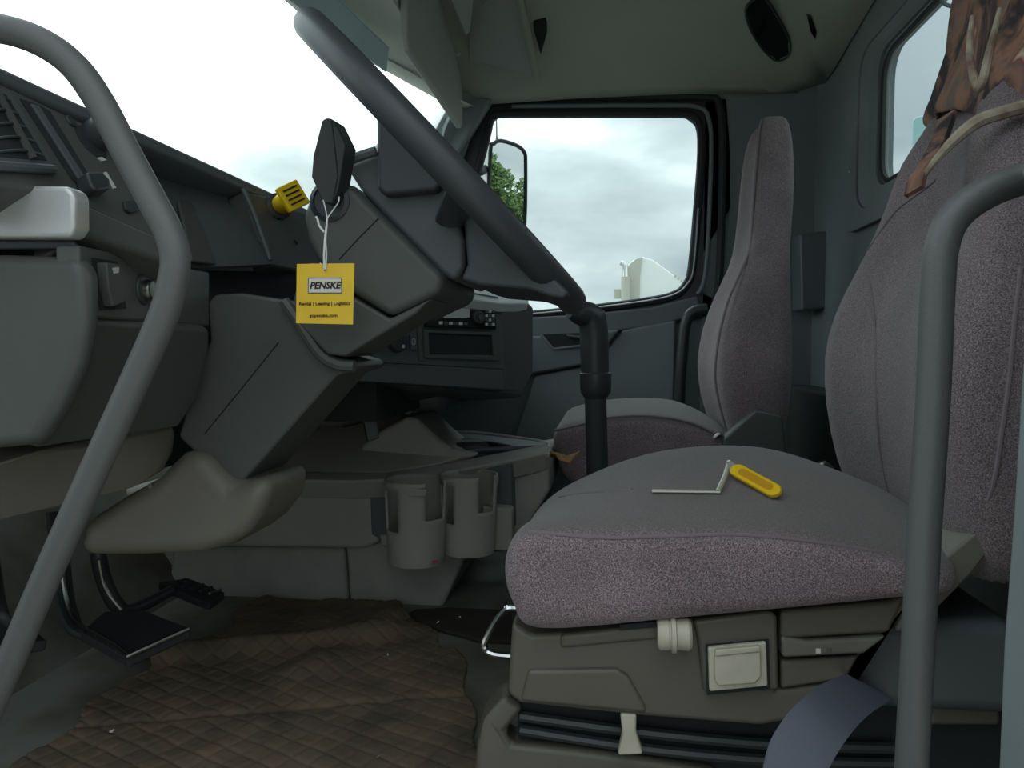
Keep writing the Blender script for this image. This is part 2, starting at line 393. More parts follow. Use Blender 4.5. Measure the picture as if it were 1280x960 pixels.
obj('window_frame', ringwall(V3(fo, XB-.014), V3(fm, XB-.014), (0.018, 0, 0)), 'pillar', w3, bevel=0.004)
obj('rubber_seal', ringwall(V3(fm, XB-.010), V3(fi, XB+.012), (0.014, 0, 0)), 'pillar', w3, bevel=0.003)
obj('gasket', MB().tube(V3(fi, XB+.012), 0.007, 6, closed=True, smooth=0), 'rubber', w3)
obj('pane', MB().box((XB+.022, 1.0, Z(.35)), (XB+.027, 2.0, Z(.71))), 'window', w3)
obj('screw', MB().lathe((XB-.012, 2.10, Z(.45)), (-1, 0, 0), [(0, .006), (.003, .006), (.005, .003)], 10), 'silver', w3)
obj('hanging_loop', MB().tube([P(1175, -6, 1.62), P(1180, 4, 1.62), P(1192, 8, 1.62), P(1203, 3, 1.62), P(1207, -8, 1.62)], 0.004, 8), 'pillar', w3)
# lower back wall ledge and belt housing
bl = sroot('trim_rear', (XB, 2.1, Z(0)))
obj('belt_housing', prism([(1000, 292), (1036, 288), (1040, 385), (1002, 388)], 2.36, 2.48), 'door', bl, bevel=0.008)
obj('rear_ledge', MB().box((0.55, 0.6, 0.0), (XB-.002, 2.45, Z(-.12))), 'plastic', bl, bevel=0.012)
# driver's side: B pillar, sill, door header
bp = MB().plate([P(1242, 985, .41), P(1250, 800, .41), P(1262, 640, .41), P(1280, 340, .41), P(1300, 60, .41), P(1310, -120, .41), (0.75, .41, Z(.80)), (0.75, .41, -0.1)], (0, -0.05, 0))
struct('wall_left', bp, 'pillar', bevel=0.006)
struct('trim_sill', MB().box((-0.9, 0.40, -0.12), (0.6, 0.47, 0.012)), 'black', bevel=0.01)
struct('trim_door_header', MB().box((-0.55, 0.41, Z(.78)), (0.75, 0.46, Z(1.06))), 'pillar', bevel=0.01)

# ---- driver's door, swung wide open beside the photographer
hg = Vector((-0.68, .40, 0)); dd = Vector((0.30, -0.955, 0)); dn = Vector((-.955, -.30, 0)).normalized()
def dpt(s_, z): return hg+dd*s_+Vector((0, 0, z))
d2 = sroot('door_2', hg)
obj('door_shell', MB().plate([dpt(0, -.45), dpt(1.0, -.45), dpt(1.0, Z(.12)), dpt(0, Z(-.02))], dn*.07), 'door', d2, bevel=.01)
obj('window_frame', ringwall([dpt(0, Z(-.02)), dpt(1.0, Z(.12)), dpt(1.0, Z(.78)), dpt(.22, Z(.78))], [dpt(.07, Z(.02)), dpt(.94, Z(.15)), dpt(.94, Z(.72)), dpt(.26, Z(.72))], dn*.05), 'door', d2)
obj('pane', MB().plate([dpt(.07, Z(.02)), dpt(.94, Z(.15)), dpt(.94, Z(.72)), dpt(.26, Z(.72))], dn*.004), 'window', d2)
obj('hinge', MB().box((-.71, .38, -.1), (-.66, .46, .0)), 'black', d2)
# ---- passenger door
d1 = sroot('door_1', (-0.05, 2.50, 0.1))
YD = 2.50
op_ = [(606, 180), (613, 150), (622, 143), (660, 142), (740, 142), (820, 142), (858, 143), (874, 156), (877, 190), (872, 260), (865, 335), (858, 356), (845, 368), (815, 376), (740, 386), (660, 394), (600, 399), (566, 402), (560, 390), (575, 300)]
ou_ = [(575, 180), (583, 128), (600, 118), (660, 116), (740, 116), (820, 116), (880, 116), (910, 122), (915, 190), (915, 260), (910, 335), (905, 380), (890, 396), (815, 412), (740, 420), (660, 424), (600, 428), (540, 432), (520, 400), (545, 300)]
obj('door_frame', ringwall(pp(ou_, YD), pp(op_, YD), (0, 0.045, 0)), 'black', d1, bevel=0.006)
lp = pp([(520, 428), (600, 424), (660, 418), (740, 414), (815, 405), (880, 392), (905, 380), (905, 700), (520, 700)], YD+.003)
obj('door_panel', MB().plate(lp, (0, 0.04, 0)), 'door', d1, bevel=0.004)
obj('sill_trim', slab([(640, 398, 2.47), (740, 392, 2.47), (815, 384, 2.47), (872, 370, 2.47), (880, 392, 2.47), (820, 408, 2.47), (740, 418, 2.47), (640, 424, 2.47)], 0.05), 'door', d1, bevel=0.008)
obj('armrest_panel', slab([(560, 424, 2.44), (670, 420, 2.44), (775, 412, 2.44), (752, 440, 2.44), (740, 454, 2.44), (668, 467, 2.44), (560, 478, 2.44)], 0.07), 'door', d1, bevel=0.008)
obj('lower_panel', slab([(668, 470, 2.46), (742, 456, 2.46), (778, 413, 2.46), (845, 400, 2.46), (842, 520, 2.46), (780, 545, 2.46), (640, 560, 2.46)], 0.05), 'door_light', d1, bevel=0.008)
obj('handle_recess', slab([(676, 418, 2.435), (726, 416, 2.435), (726, 432, 2.435), (692, 435, 2.435)], 0.01), 'void', d1)
obj('recess_lip', MB().tube(pp([(676, 418), (692, 436), (730, 432)], 2.432), 0.004, 8, smooth=0), 'door_light', d1)
dh = obj('door_handle', MB().tube(pp([(708, 420), (722, 421), (734, 423)], 2.42), 0.009, 8, flat=0.6), 'chrome', d1)
obj('grab_handle', MB().tube(pp([(884, 386), (866, 390), (857, 405), (853, 440), (850, 480), (849, 530), (852, 548)], 2.40), 0.017, 10), 'black', d1)
gk = crs([P(x, y, YD-.004) for x, y in op_], [0]*len(op_), 3, True)[0]
obj('gasket', MB().tube(gk, 0.014, 8, closed=True, smooth=0), 'rubber', d1)
obj('metal_edge', MB().tube(pp([(665, 392.5), (740, 385), (815, 375), (845, 367), (859, 355), (867, 335), (873, 260)], YD-.018), 0.003, 6), 'silver', d1)
obj('door_seal', MB().tube(pp([(570, 190), (580, 135), (600, 122), (660, 121), (820, 121), (885, 122), (899, 132), (903, 190), (900, 330), (893, 385)], YD-.012), 0.012, 8), 'rubber', d1)
obj('pillar_strip', MB().tube(pp([(640, 133), (820, 132), (872, 134), (886, 150), (889, 190), (885, 300), (880, 350), (872, 368)], YD-.010), 0.007, 8), 'silver' if False else 'pillar', d1)
w2 = sroot('window_2', (0, YD, Z(.1)))
obj('pane', MB().plate(pp([(555, 300), (598, 145), (610, 138), (868, 138), (884, 155), (876, 340), (860, 372), (560, 406)], YD+.02), (0, 0.005, 0)), 'window', w2)

# inner front corner between visor, header and door
struct('trim_corner', slab([(583, 92, 2.42), (612, 112, 2.46), (600, 128, 2.47), (585, 185, 2.47), (560, 250, 2.47), (530, 260, 2.46), (556, 160, 2.42), (575, 120, 2.40)], 0.03), 'pillar', bevel=0.004)

# ================================================================== GRAB BARS (near side)
def bar(name, path, Y, r, label):
    o = thing(name, P(path[-1][0], path[-1][1], Y), label, 'grab handle', 'cab entry grab handles')
    obj('rail', MB().tube([P(x, y, yy) for x, y, yy in path_y(path, Y)], r, 16, smooth=8), 'bar', o)
    return o
def path_y(p, Y): return [(a[0], a[1], a[2] if len(a) > 2 else Y) for a in p]
b1 = bar('grab_handle', [(-620, 50, .47), (-330, 36, .50), (-130, 31, .53), (-60, 32), (0, 36), (50, 52), (92, 82), (125, 128), (160, 195), (195, 260), (211, 292), (219, 325), (214, 360), (202, 400), (160, 495), (110, 605), (55, 728), (5, 845), (-40, 945), (-85, 1030, .52), (-130, 1120, .47)], 0.55, 0.0110,
         'dark grey tubular grab handle bent in front of the dashboard end')
b2 = bar('grab_handle', [(1420, 205, .40), (1340, 210, .47), (1285, 222), (1235, 240), (1196, 268), (1178, 305), (1172, 360), (1166, 500), (1156, 650), (1148, 800), (1140, 950), (1138, 1030), (1160, 1060, .44)], 0.50, 0.0098,
         'light grey tubular grab handle standing in front of the driver seat')
for b, p in ((b1, P(-630, 51, .46)), (b2, P(1430, 205, .42))):
    obj('mounting_foot', MB().lathe(p, (0, 1, 0), [(-.02, .022), (.02, .022), (.028, .016)], 16), 'bar', b)

# ================================================================== DASHBOARD
dash = thing('dashboard', (-0.7, 1.2, Z(-.2)), 'grey moulded dashboard with vent, switches and instrument hood below the windscreen', 'dashboard')
ha, hb = P(0, 84, .60), P(400, 269, 1.24); hd_ = (hb-ha)/(hb.y-ha.y); ha = ha+hd_*(.46-ha.y)
hx = [(0, 0), (.003, -.012), (-.006, -.020), (-.12, -.035), (-.58, -.09), (-.58, -.06), (-.13, -.012), (-.02, .006)]
obj('hood', MB().plate([ha+Vector((x, 0, z)) for x, z in hx], hd_*.86), 'plastic_dark', dash, bevel=0.004)
obj('body', MB().plate([Vector((x, .62, Z(z))) for x, z in [(-.70, .17), (-1.12, .10), (-1.12, -.15), (-.72, -.15), (-.66, -.05)]], (0, 0.75, 0)), 'void', dash)
obj('end_panel', prism([(-120, 316), (0, 317), (98, 320), (107, 345), (107, 405), (98, 455), (75, 510), (45, 556), (-120, 572)], .575, .598), 'plastic', dash, bevel=0.011, seg=4)
obj('end_trim', prism([(-120, 229), (84, 232), (93, 242), (94, 284), (86, 297), (-120, 296)], .57, .590), 'end_sheen', dash, bevel=0.008, seg=4)
obj('trim_lip', prism([(-120, 298), (92, 300), (95, 311), (-120, 313)], .583, .588), 'black', dash, bevel=0.004)
PU = Plane(P(0, 106, .598), P(0, 106, .598)+hd_*.3, P(90, 250, .61))
sp = [(-22, 94), (0, 103), (60, 132), (120, 160), (160, 187), (230, 310), (200, 302), (92, 252), (60, 238), (-22, 230)]
obj('switch_panel', on(PU, sp, 0, 0.05), 'plastic', dash, bevel=0.004)
obj('panel_rail', on(PU, [(93, 255), (208, 306), (222, 336), (200, 330), (96, 296)], 0.006, .05), 'plastic', dash, bevel=0.006)
# air vent
vt = obj('air_vent', on(PU, [(-20, 108), (8, 116), (66, 214), (-10, 208), (-20, 207)], .004, .002), 'plastic_dark', dash, bevel=0.002)
obj('vent_opening', on(PU, [(-19, 115), (3, 122), (54, 204), (-12, 199), (-19, 198)], .0045, 0), 'void', vt)
obj('vent_divider', on(PU, [(-14, 116), (-11, 117), (36, 203), (32, 203)], .009, 0), 'plastic', vt)
for i in range(5):
    y = 126+i*17
    a = [PU.at(x, y+dy, .006+.004*math.sin(PI*k/4)) for k, (x, dy) in enumerate([(-50, -2), (-20, -1), (-2+i*5, 2), (16+i*9, 6), (14+i*11, 5)])]
    obj('louver', MB().tube([PU.at(-18+i*2, y, .004), PU.at(-8+i*7, y-1, .006), PU.at(8+i*10, y+3, .004)], .0013, 6), 'black', vt)
obj('vent_lip', MB().tube([PU.at(-20, 212, .004), PU.at(-5, 211, .004), PU.at(62, 215, .004)], .004, 8), 'plastic_dark', vt)
# slot with a slide lever
obj('slider_slot', on(PU, [(24, 124), (48, 132), (62, 140), (118, 232), (104, 236), (90, 226)], .001, .001), 'void', dash)
obj('slot_rail', on(PU, [(36, 131), (46, 134), (108, 230), (98, 228)], .003, 0), 'plastic_dark', dash, bevel=.001)
obj('slide_lever', on(PU, [(92, 226), (110, 225), (122, 236), (121, 247), (104, 250), (97, 243)], .016, 0), 'black', dash, bevel=.003)
k1 = obj('lamp_knob', knob(PU, 118, 172, .0155, .022), 'black', dash, bevel=.002)
obj('knob_mark', on(PU, [(108, 163), (112, 161), (113, 163), (109, 165)], .0225, -.021), 'marks', k1)
obj('knob_collar', knob(PU, 114, 178, .019, .004), 'void', dash)
obj('dimmer_knob', knob(PU, 87, 152, .006, .006), 'black', dash, bevel=.001)
obj('panel_mark', on(PU, [(121, 198), (126, 197), (132, 201), (126, 202)], .0015, 0), 'marks', dash)
obj('panel_mark', on(PU, [(129, 216), (132, 216), (144, 236), (141, 236), (136, 226)], .0015, 0), 'marks', dash)
obj('push_button', on(PU, [(151, 253), (164, 252), (172, 264), (160, 268), (154, 264)], .004, 0), 'black', dash, bevel=.001)
# lower switch panel
PL = Plane(P(104, 312, .585), P(247, 345, .84), P(247, 407, .835))
obj('lower_switch_panel', on(PL, [(100, 306), (222, 333), (262, 340), (262, 408), (102, 396)], 0, .02), 'plastic', dash, bevel=.003)
rk = obj('rocker_switch', on(PL, [(119, 328), (134, 330), (143, 378), (128, 384), (122, 360)], .010, 0), 'plastic', dash, bevel=.002)
obj('rocker_well', on(PL, [(114, 322), (145, 327), (157, 386), (124, 388)], .001, 0), 'void', dash)
obj('rocker_mark', on(PL, [(125, 335), (134, 334), (133, 341), (127, 342)], .0105, -.009), 'marks', rk)
obj('socket_ring', knob(PL, 179, 361, .0165, .006), 'black', dash, bevel=.002)
obj('lighter_socket', knob(PL, 180, 363, .0105, .012, taper=.9), 'steel', dash, bevel=.002)
obj('knee_panel', slab([(102, 398, .585), (262, 411, .84), (264, 440, .85), (250, 500, .86), (222, 535, .86), (45, 562, .60), (74, 508, .592), (96, 455, .587)], .05), 'plastic', dash, bevel=.006)
obj('end_cover', MB().box((-1.12, .595, Z(-.13)), (-.56, .63, Z(.185))), 'plastic', dash, bevel=.006)
obj('dash_core', MB().box((-.76, .64, Z(-.2)), (-.72, 1.72, Z(.17))), 'void', dash)
lpn = obj('lower_cover', slab([(-120, 592, .60), (0, 584, .61), (50, 567, .64), (120, 552, .74), (215, 531, .90), (223, 540, .91), (219, 566, .91), (205, 590, .90), (165, 612, .84), (100, 632, .73), (0, 648, .62), (-120, 660, .60)], .05), 'plastic_light', dash, bevel=.010)
# instrument recess
obj('instrument_face', slab([(186, 215, .86), (302, 236, 1.03), (340, 330, .99), (235, 335, .89), (186, 300, .85)], .01), 'plastic_dark', dash)
obj('instrument_lens', slab([(222, 246, .895), (242, 254, .92), (272, 330, .915), (240, 326, .875)], .006), 'plastic', dash, bevel=.003)
obj('side_trim', slab([(304, 238, .985), (332, 244, 1.04), (378, 266, 1.14), (405, 300, 1.14), (400, 345, 1.12), (338, 332, 1.0)], .03), 'plastic', dash, bevel=.005)
obj('trim_rib', MB().tube([P(304, 236, .98), P(318, 268, .985), P(338, 325, .99)], .004, 8), 'plastic_dark', dash)
obj('screw_hole', MB().lathe(P(369, 304, 1.075), (0, -1, 0), [(0, .004), (.004, .004)], 10), 'void', dash)
obj('silver_strip', slab([(322, 333, 1.04), (364, 336, 1.10), (368, 347, 1.09), (326, 345, 1.035)], .02), 'silver', dash, bevel=.004)
obj('under_shelf', slab([(236, 338, .94), (400, 340, 1.10), (400, 400, 1.1), (262, 400, .94)], .02), 'void', dash)
# yellow parking brake knob
PK = P(350, 257, 1.05); ax = (P(377, 237, 1.005)-PK).normalized()
kb = obj('brake_knob', MB().lathe(PK, ax, [(0, .011), (.004, .0135), (.030, .0135), (.034, .012)], 20), 'yellow', dash); kb['label'] = 'yellow parking brake knob'
q = PK+ax*.037; u = (P(380, 254, 1.0)-P(362, 235, 1.0)).normalized(); u = (u-ax*u.dot(ax)).normalized(); w = ax.cross(u)
obj('knob_plate', MB().plate([q-u*.018-w*.018, q+u*.018-w*.018, q+u*.018+w*.018, q-u*.018+w*.018], ax*.008), 'yellow', kb, bevel=.002)
cap = q+ax*.0085
for i in range(4):
    c = cap+u*(-.010+.0066*i)
    obj('plate_mark', MB().plate([c-u*.0012-w*.012, c+u*.0012-w*.012, c+u*.0012+w*.012, c-u*.0012+w*.012], ax*.0006), 'ink', kb)
obj('knob_socket', MB().lathe(PK-ax*.012, ax, [(0, .019), (.011, .019), (.013, .014)], 16), 'black', dash)

# centre stack of the dashboard
PC = Plane(P(440, 452, 1.30), P(622, 455, 1.52), P(622, 380, 1.52))
obj('centre_panel', on(PC, [(380, 345), (560, 360), (624, 371), (630, 462), (440, 452), (380, 452)], 0, .05), 'plastic_dark', dash, bevel=.003)
obj('centre_side', slab([(625, 372, 1.52), (662, 378, 1.60), (668, 384, 1.615), (668, 466, 1.615), (652, 494, 1.59), (632, 489, 1.53)], .03), 'plastic', dash, bevel=.008)
obj('centre_shelf', slab([(545, 357, 1.50), (580, 360, 1.52), (622, 356, 1.60), (652, 360, 1.66), (661, 368, 1.62), (661, 380, 1.59), (625, 379, 1.50), (560, 371, 1.42), (545, 364, 1.40)], .02), 'shelf', dash, bevel=.003)
obj('centre_apron', slab([(380, 452, 1.28), (440, 453, 1.29), (630, 462, 1.53), (633, 490, 1.53), (440, 476, 1.30), (380, 478, 1.29)], .05), 'plastic_dark', dash, bevel=.006)
obj('centre_underside', slab([(380, 478, 1.31), (440, 477, 1.31), (634, 491, 1.54), (654, 494, 1.59), (640, 498, 1.9), (560, 502, 1.9), (430, 535, 1.6), (380, 505, 1.4)], .03), 'black', dash)
obj('passenger_dash', MB().box((-1.05, 1.68, Z(-.15)), (-0.36, 2.44, Z(.06))), 'plastic_dark', dash, bevel=.03)
obj('centre_core', MB().box((-1.05, 1.36, Z(-.14)), (-0.42, 1.70, Z(.08))), 'void', dash)
obj('panel_seam', on(PC, [(520, 380), (526, 382), (530, 452), (523, 451)], .003, 0), 'plastic', dash, bevel=.001)
cub = obj('storage_slot', ringwall([PC.at(x, y, .006) for x, y in [(528, 412), (621, 416), (622, 451), (529, 447)]], [PC.at(x, y, .006) for x, y in [(534, 416), (613, 419), (615, 444), (535, 443)]], -PC.n*.008), 'plastic', dash, bevel=.0012)
obj('slot_back', on(PC, [(534, 416), (613, 419), (615, 444), (535, 443)], .001, 0), 'void', cub)
ck = obj('heater_knob', knob(PC, 495, 427, .020, .020), 'black', dash, bevel=.002)
obj('knob_mark', on(PC, [(496, 431), (499, 431), (499, 435), (496, 435)], .0205, -.02), 'marks', ck)
obj('heater_switch', on(PC, [(511, 419), (519, 419), (520, 438), (512, 437)], .005, 0), 'plastic_dark', dash, bevel=.001)
obj('switch_mark', MB().tube([PC.at(515+2.2*math.cos(a*PI/4), 427+4*math.sin(a*PI/4), .006) for a in range(8)], .0005, 5, closed=True, smooth=0), 'marks', dash)
obj('heater_knob', knob(PC, 503, 402, .016, .012), 'black', dash, bevel=.002)
obj('diagnostic_socket', slab([(452, 514, 1.38), (470, 512, 1.39), (474, 548, 1.39), (460, 552, 1.38)], .02), 'black', dash, bevel=.002)
obj('support_post', prism([(380, 500), (440, 500), (440, 530), (420, 535), (385, 535)], 1.45, 1.52), 'plastic', dash, bevel=.01)

# radio
rad = thing('car_radio', PC.at(573, 415), 'black car radio with round knob and keypad in the centre panel', 'radio')
obj('faceplate', on(PC, [(530, 384), (616, 388), (617, 412), (530, 409)], .010, .002), 'gloss', rad, bevel=.002)
obj('display', on(PC, [(536, 391), (543, 384.5), (583, 386), (583, 397), (553, 398)], .0115, -.009), 'screen', rad)
obj('volume_knob', knob(PC, 594, 397, .0145, .020), 'black', rad, bevel=.002)
kb_ = obj('knob_cap', MB().lathe(PC.at(594, 397, .018), PC.n, [(0, .006), (.003, .006)], 16), 'plastic', rad)
for i in range(6): obj('preset_button', on(PC, rect(545+i*6.2, 402+i*.2, 549+i*6.2, 405.5+i*.2), .013, -.009), 'plastic' if i % 2 else 'marks', rad)
for r_ in range(4):
    for c_ in range(3): obj('keypad_button', on(PC, rect(602.5+c_*4.2, 388+r_*5.3, 605.2+c_*4.2, 391.2+r_*5.3), .013, -.009), 'marks' if (r_+c_) % 2 else 'plastic', rad)
obj('upper_slot', on(PC, [(545, 375), (610, 380), (612, 386), (540, 382)], .006, 0), 'black', rad, bevel=.001)

# ================================================================== STEERING COLUMN
colm = thing('steering_column', P(330, 480, 1.0), 'grey plastic steering column shroud and boot under the steering wheel', 'steering column')
obj('column_boot', prism([(258, 378), (268, 368), (300, 366), (372, 378), (400, 440), (443, 452), (445, 462), (420, 470), (300, 606), (286, 608), (222, 546), (238, 490), (262, 425)], .88, 1.0), 'plastic', colm, bevel=.012, seg=4)
obj('boot_seam', MB().tube([P(348, 428, .879), P(300, 488, .879), (P(256, 542, .879))], .0007, 6, smooth=0), 'void', colm)
obj('boot_lip', MB().tube(pp([(355, 376), (372, 400), (398, 440), (420, 455), (443, 458)], .872), .007, 8), 'plastic', colm)
obj('upper_shroud', prism([(378, 270), (384, 250), (398, 234), (418, 226), (440, 231), (460, 252), (555, 345), (550, 366), (488, 396), (443, 368), (395, 326), (384, 300)], .86, 1.08), 'plastic', colm, bevel=.014, seg=4)
obj('lower_shroud', prism([(366, 372), (380, 330), (393, 328), (441, 371), (487, 398), (540, 372), (520, 392), (432, 446), (408, 443), (372, 405)], .865, .97), 'plastic', colm, bevel=.012, seg=4)
obj('shroud_seam', MB().tube([P(473, 273, .8595), P(448, 298, .8595), P(424, 324, .8595)], .0007, 6, smooth=0), 'void', colm)
obj('hub_cover', prism([(430, 206), (468, 190), (500, 200), (560, 236), (582, 300), (582, 336), (566, 352), (548, 340), (466, 256), (448, 234)], .885, 1.10), 'plastic_dark', colm, bevel=.008)
obj('cover_lip', MB().tube(pp([(428, 205), (448, 196), (470, 189)], .87), .006, 8), 'plastic_dark', colm)
obj('stalk_socket', MB().lathe(P(413, 252, .862), (0, -1, 0), [(0, .0235), (.004, .0235), (.006, .019), (.003, .018)], 24), 'black', colm)
PS = Plane(P(400, 150, .815), P(432, 200, .835), P(410, 260, .84))
st = obj('control_stalk', MB().plate([PS.at(x, y) for x, y in [(402, 150), (408, 147), (415, 148), (423, 220), (416, 255), (402, 253), (396, 236), (389, 221), (391, 195)]], (0.004, .03, 0)).plate([PS.at(x, y, -.001) for x, y in [(415, 148), (419, 152), (433, 181), (424, 236), (417, 254), (410, 230)]], (.003, .026, 0)), 'black', colm, bevel=.003)
st['label'] = 'black paddle-shaped control lever'

# ================================================================== STEERING WHEEL
A_, B_ = P(400, 45, 1.0), P(725, 386, 1.0)
wc = (A_+B_)/2; e1 = (B_-A_).normalized(); e2 = Vector((0, 1, 0)); Rw = (B_-A_).length/2-.015
wn = e1.cross(e2); wn = wn if wn.x > 0 else -wn
sw = thing('steering_wheel', wc, 'dark grey steering wheel seen edge-on above the column', 'steering wheel')
obj('rim', MB().tube([wc+e1*(Rw*math.cos(t*PI/32))+e2*(Rw*math.sin(t*PI/32)) for t in range(64)], .0185, 14, closed=True, smooth=0), 'wheel', sw)
obj('spoke', prism([(452, 108), (470, 150), (471, 236), (480, 244), (545, 238), (556, 222), (556, 205)], .865, 1.12), 'wheel', sw, bevel=.018, seg=5)
obj('spoke', prism([(560, 216), (578, 262), (584, 330), (576, 350), (600, 357), (660, 362), (690, 372), (705, 374), (712, 366)], .865, 1.12), 'wheel', sw, bevel=.010)
obj('hub', MB().lathe(wc-wn*.085, wn, [(0, .06), (.03, .085), (.07, .09), (.082, .08), (.088, .05)], 32), 'wheel', sw)
for sgn in (-1, 1):
    obj('spoke', MB().tube([wc+e1*.05-wn*.04, wc+e1*.08+e2*sgn*.12-wn*.035, wc+e1*.09+e2*sgn*(Rw*.92)-wn*.004], [.03, .02, .016], 10, flat=.5), 'wheel', sw)

# ================================================================== RENTAL TAG
tg = thing('rental_tag', P(407, 368, .80), 'square yellow card tag with printed lettering hanging from the control lever', 'tag')
PT = Plane(P(371, 330, .800), P(370, 404, .800), P(441, 405, .803))
obj('card', on(PT, [(371, 330), (443, 329), (441, 405.5), (370, 404)], 0, .0012), 'card', tg)
obj('logo_border', on(PT, [(385, 347), (427, 347), (428, 367), (385, 367)], .0004, -.0001), 'blue', tg, bevel=.0003)
obj('logo_plate', on(PT, [(386.3, 348.3), (426.3, 348.3), (426.7, 365.7), (386, 365.7)], .0008, -.0001), 'white', tg, bevel=.0002)
ex = (PT.at(443, 329)-PT.at(371, 330)).normalized(); ez = PT.n; ey = ez.cross(ex)
mm = (PT.at(443, 329)-PT.at(371, 330)).length/72
obj('logo_lettering', text_mb('PENSKE', 11.2*mm, PT.at(406.3, 357.2, .0011), ex, ey, 0.25, .00035), 'ink', tg, smooth=False)
obj('lettering', text_mb('Rental | Leasing | Logistics', 6.1*mm, PT.at(406, 379.5, .0005), ex, ey, 0, .00006), 'ink', tg, smooth=False)
obj('lettering', text_mb('gopenske.com', 6.1*mm, PT.at(404.5, 394.5, .0005), ex, ey, 0, .00006), 'ink', tg, smooth=False)
obj('punch_hole', MB().lathe(PT.at(406, 337.5), PT.n, [(0, .0009), (.0004, .0009)], 10), 'ink', tg)
sg = MB(); S = lambda a, r=.0007: sg.tube([P(x, y, yy) for x, y, yy in a], r, 6, smooth=4)
S([(405.5, 337, .799), (405, 320, .799), (406, 300, .80), (408, 283, .805), (409, 273, .81)], .0011)
S([(407, 337, .799), (408, 318, .799), (407, 300, .80), (408.5, 283, .805), (409, 273, .81)], .0009)
S([(409, 273, .81), (407, 262, .813), (404, 250, .812)]); S([(409, 273, .81), (416, 263, .815), (423, 253, .812), (424, 246, .815)])
S([(405, 290, .802), (399, 282, .803), (397, 274, .804), (395, 271, .805)], .0012)
obj('string', sg, 'string', tg)

# ================================================================== COLUMN LOWER COVER, PEDALS
kc = thing('column_lower_cover', P(220, 690, .9), 'light grey bowl-shaped cover beneath the steering column, above the pedals', 'cover')
obj('shell', prism([(98, 655), (150, 622), (190, 600), (222, 568), (246, 562), (286, 607), (336, 597), (328, 640), (306, 668), (285, 684), (245, 694), (170, 697), (92, 697)], .86, 1.0), 'plastic_light', kc, bevel=.022, seg=5)
obj('crease', MB().tube(pp([(187, 606), (200, 624), (216, 642)], .868), .0025, 6), 'plastic_light', kc)
bk = thing('brake_pedal', P(160, 830, 1.15), 'wide black brake pedal with bright worn edge hanging below the lower cover', 'pedal')
obj('pedal_arm', MB().tube([P(70, 640, 1.22), P(77, 720, 1.2), P(84, 762, 1.18), P(98, 790, 1.16), P(130, 800, 1.15)], [.022, .022, .022, .02, .016], 10, flat=.5), 'black', bk)
obj('arm_edge', MB().tube([P(76, 690, 1.175), P(80, 735, 1.165), P(90, 770, 1.15), (P(112, 790, 1.13))], .004, 8), 'steel', bk)
obj('pad', slab([(100, 790, 1.12), (158, 822, 1.05), (238, 784, 1.12), (180, 762, 1.22), (130, 764, 1.22)], .018), 'rubber', bk, bevel=.004)
obj('pad_edge', MB().tube([P(112, 790, 1.12), P(140, 806, 1.08), P(160, 821, 1.045), P(200, 802, 1.08), P(236, 786, 1.115)], .004, 8, smooth=0), 'steel', bk)
cl = thing('clutch_pedal', P(30, 800, 1.1), 'black clutch pedal mostly behind the left grab handle', 'pedal')
obj('pedal_arm', MB().tube([P(-20, 640, 1.2), P(-10, 720, 1.18), P(0, 770, 1.15), P(20, 790, 1.13)], .02, 10, flat=.5), 'black', cl)
obj('pad', slab([(-20, 780, 1.1), (0, 810, 1.05), (60, 800, 1.1), (30, 775, 1.18)], .018), 'rubber', cl, bevel=.004)
ac = thing('accelerator_pedal', P(240, 760, 1.45), 'small ribbed accelerator pedal to the right of the brake pedal', 'pedal')
obj('pedal_arm', MB().tube([P(122, 690, 1.3), P(130, 725, 1.3), P(145, 755, 1.3), P(165, 762, 1.32), P(215, 738, 1.4)], [.014, .014, .014, .012, .010], 10), 'black', ac)
obj('arm_edge', MB().tube([P(124, 700, 1.28), P(132, 735, 1.28), P(152, 762, 1.28)], .004, 8), 'steel', ac)
obj('pad', slab([(198, 728, 1.42), (235, 722, 1.46), (281, 740, 1.42), (262, 754, 1.36), (240, 746, 1.38)], .016), 'rubber', ac, bevel=.003)
for i in range(5):
    t = i/4
    obj('tread', MB().tube([P(214+t*48, 728+t*12+2, 1.405-.02*t), P(232+t*44, 724+t*13, 1.435-.01*t)], .003, 6, smooth=0), 'steel' if i == 4 else 'black', ac)

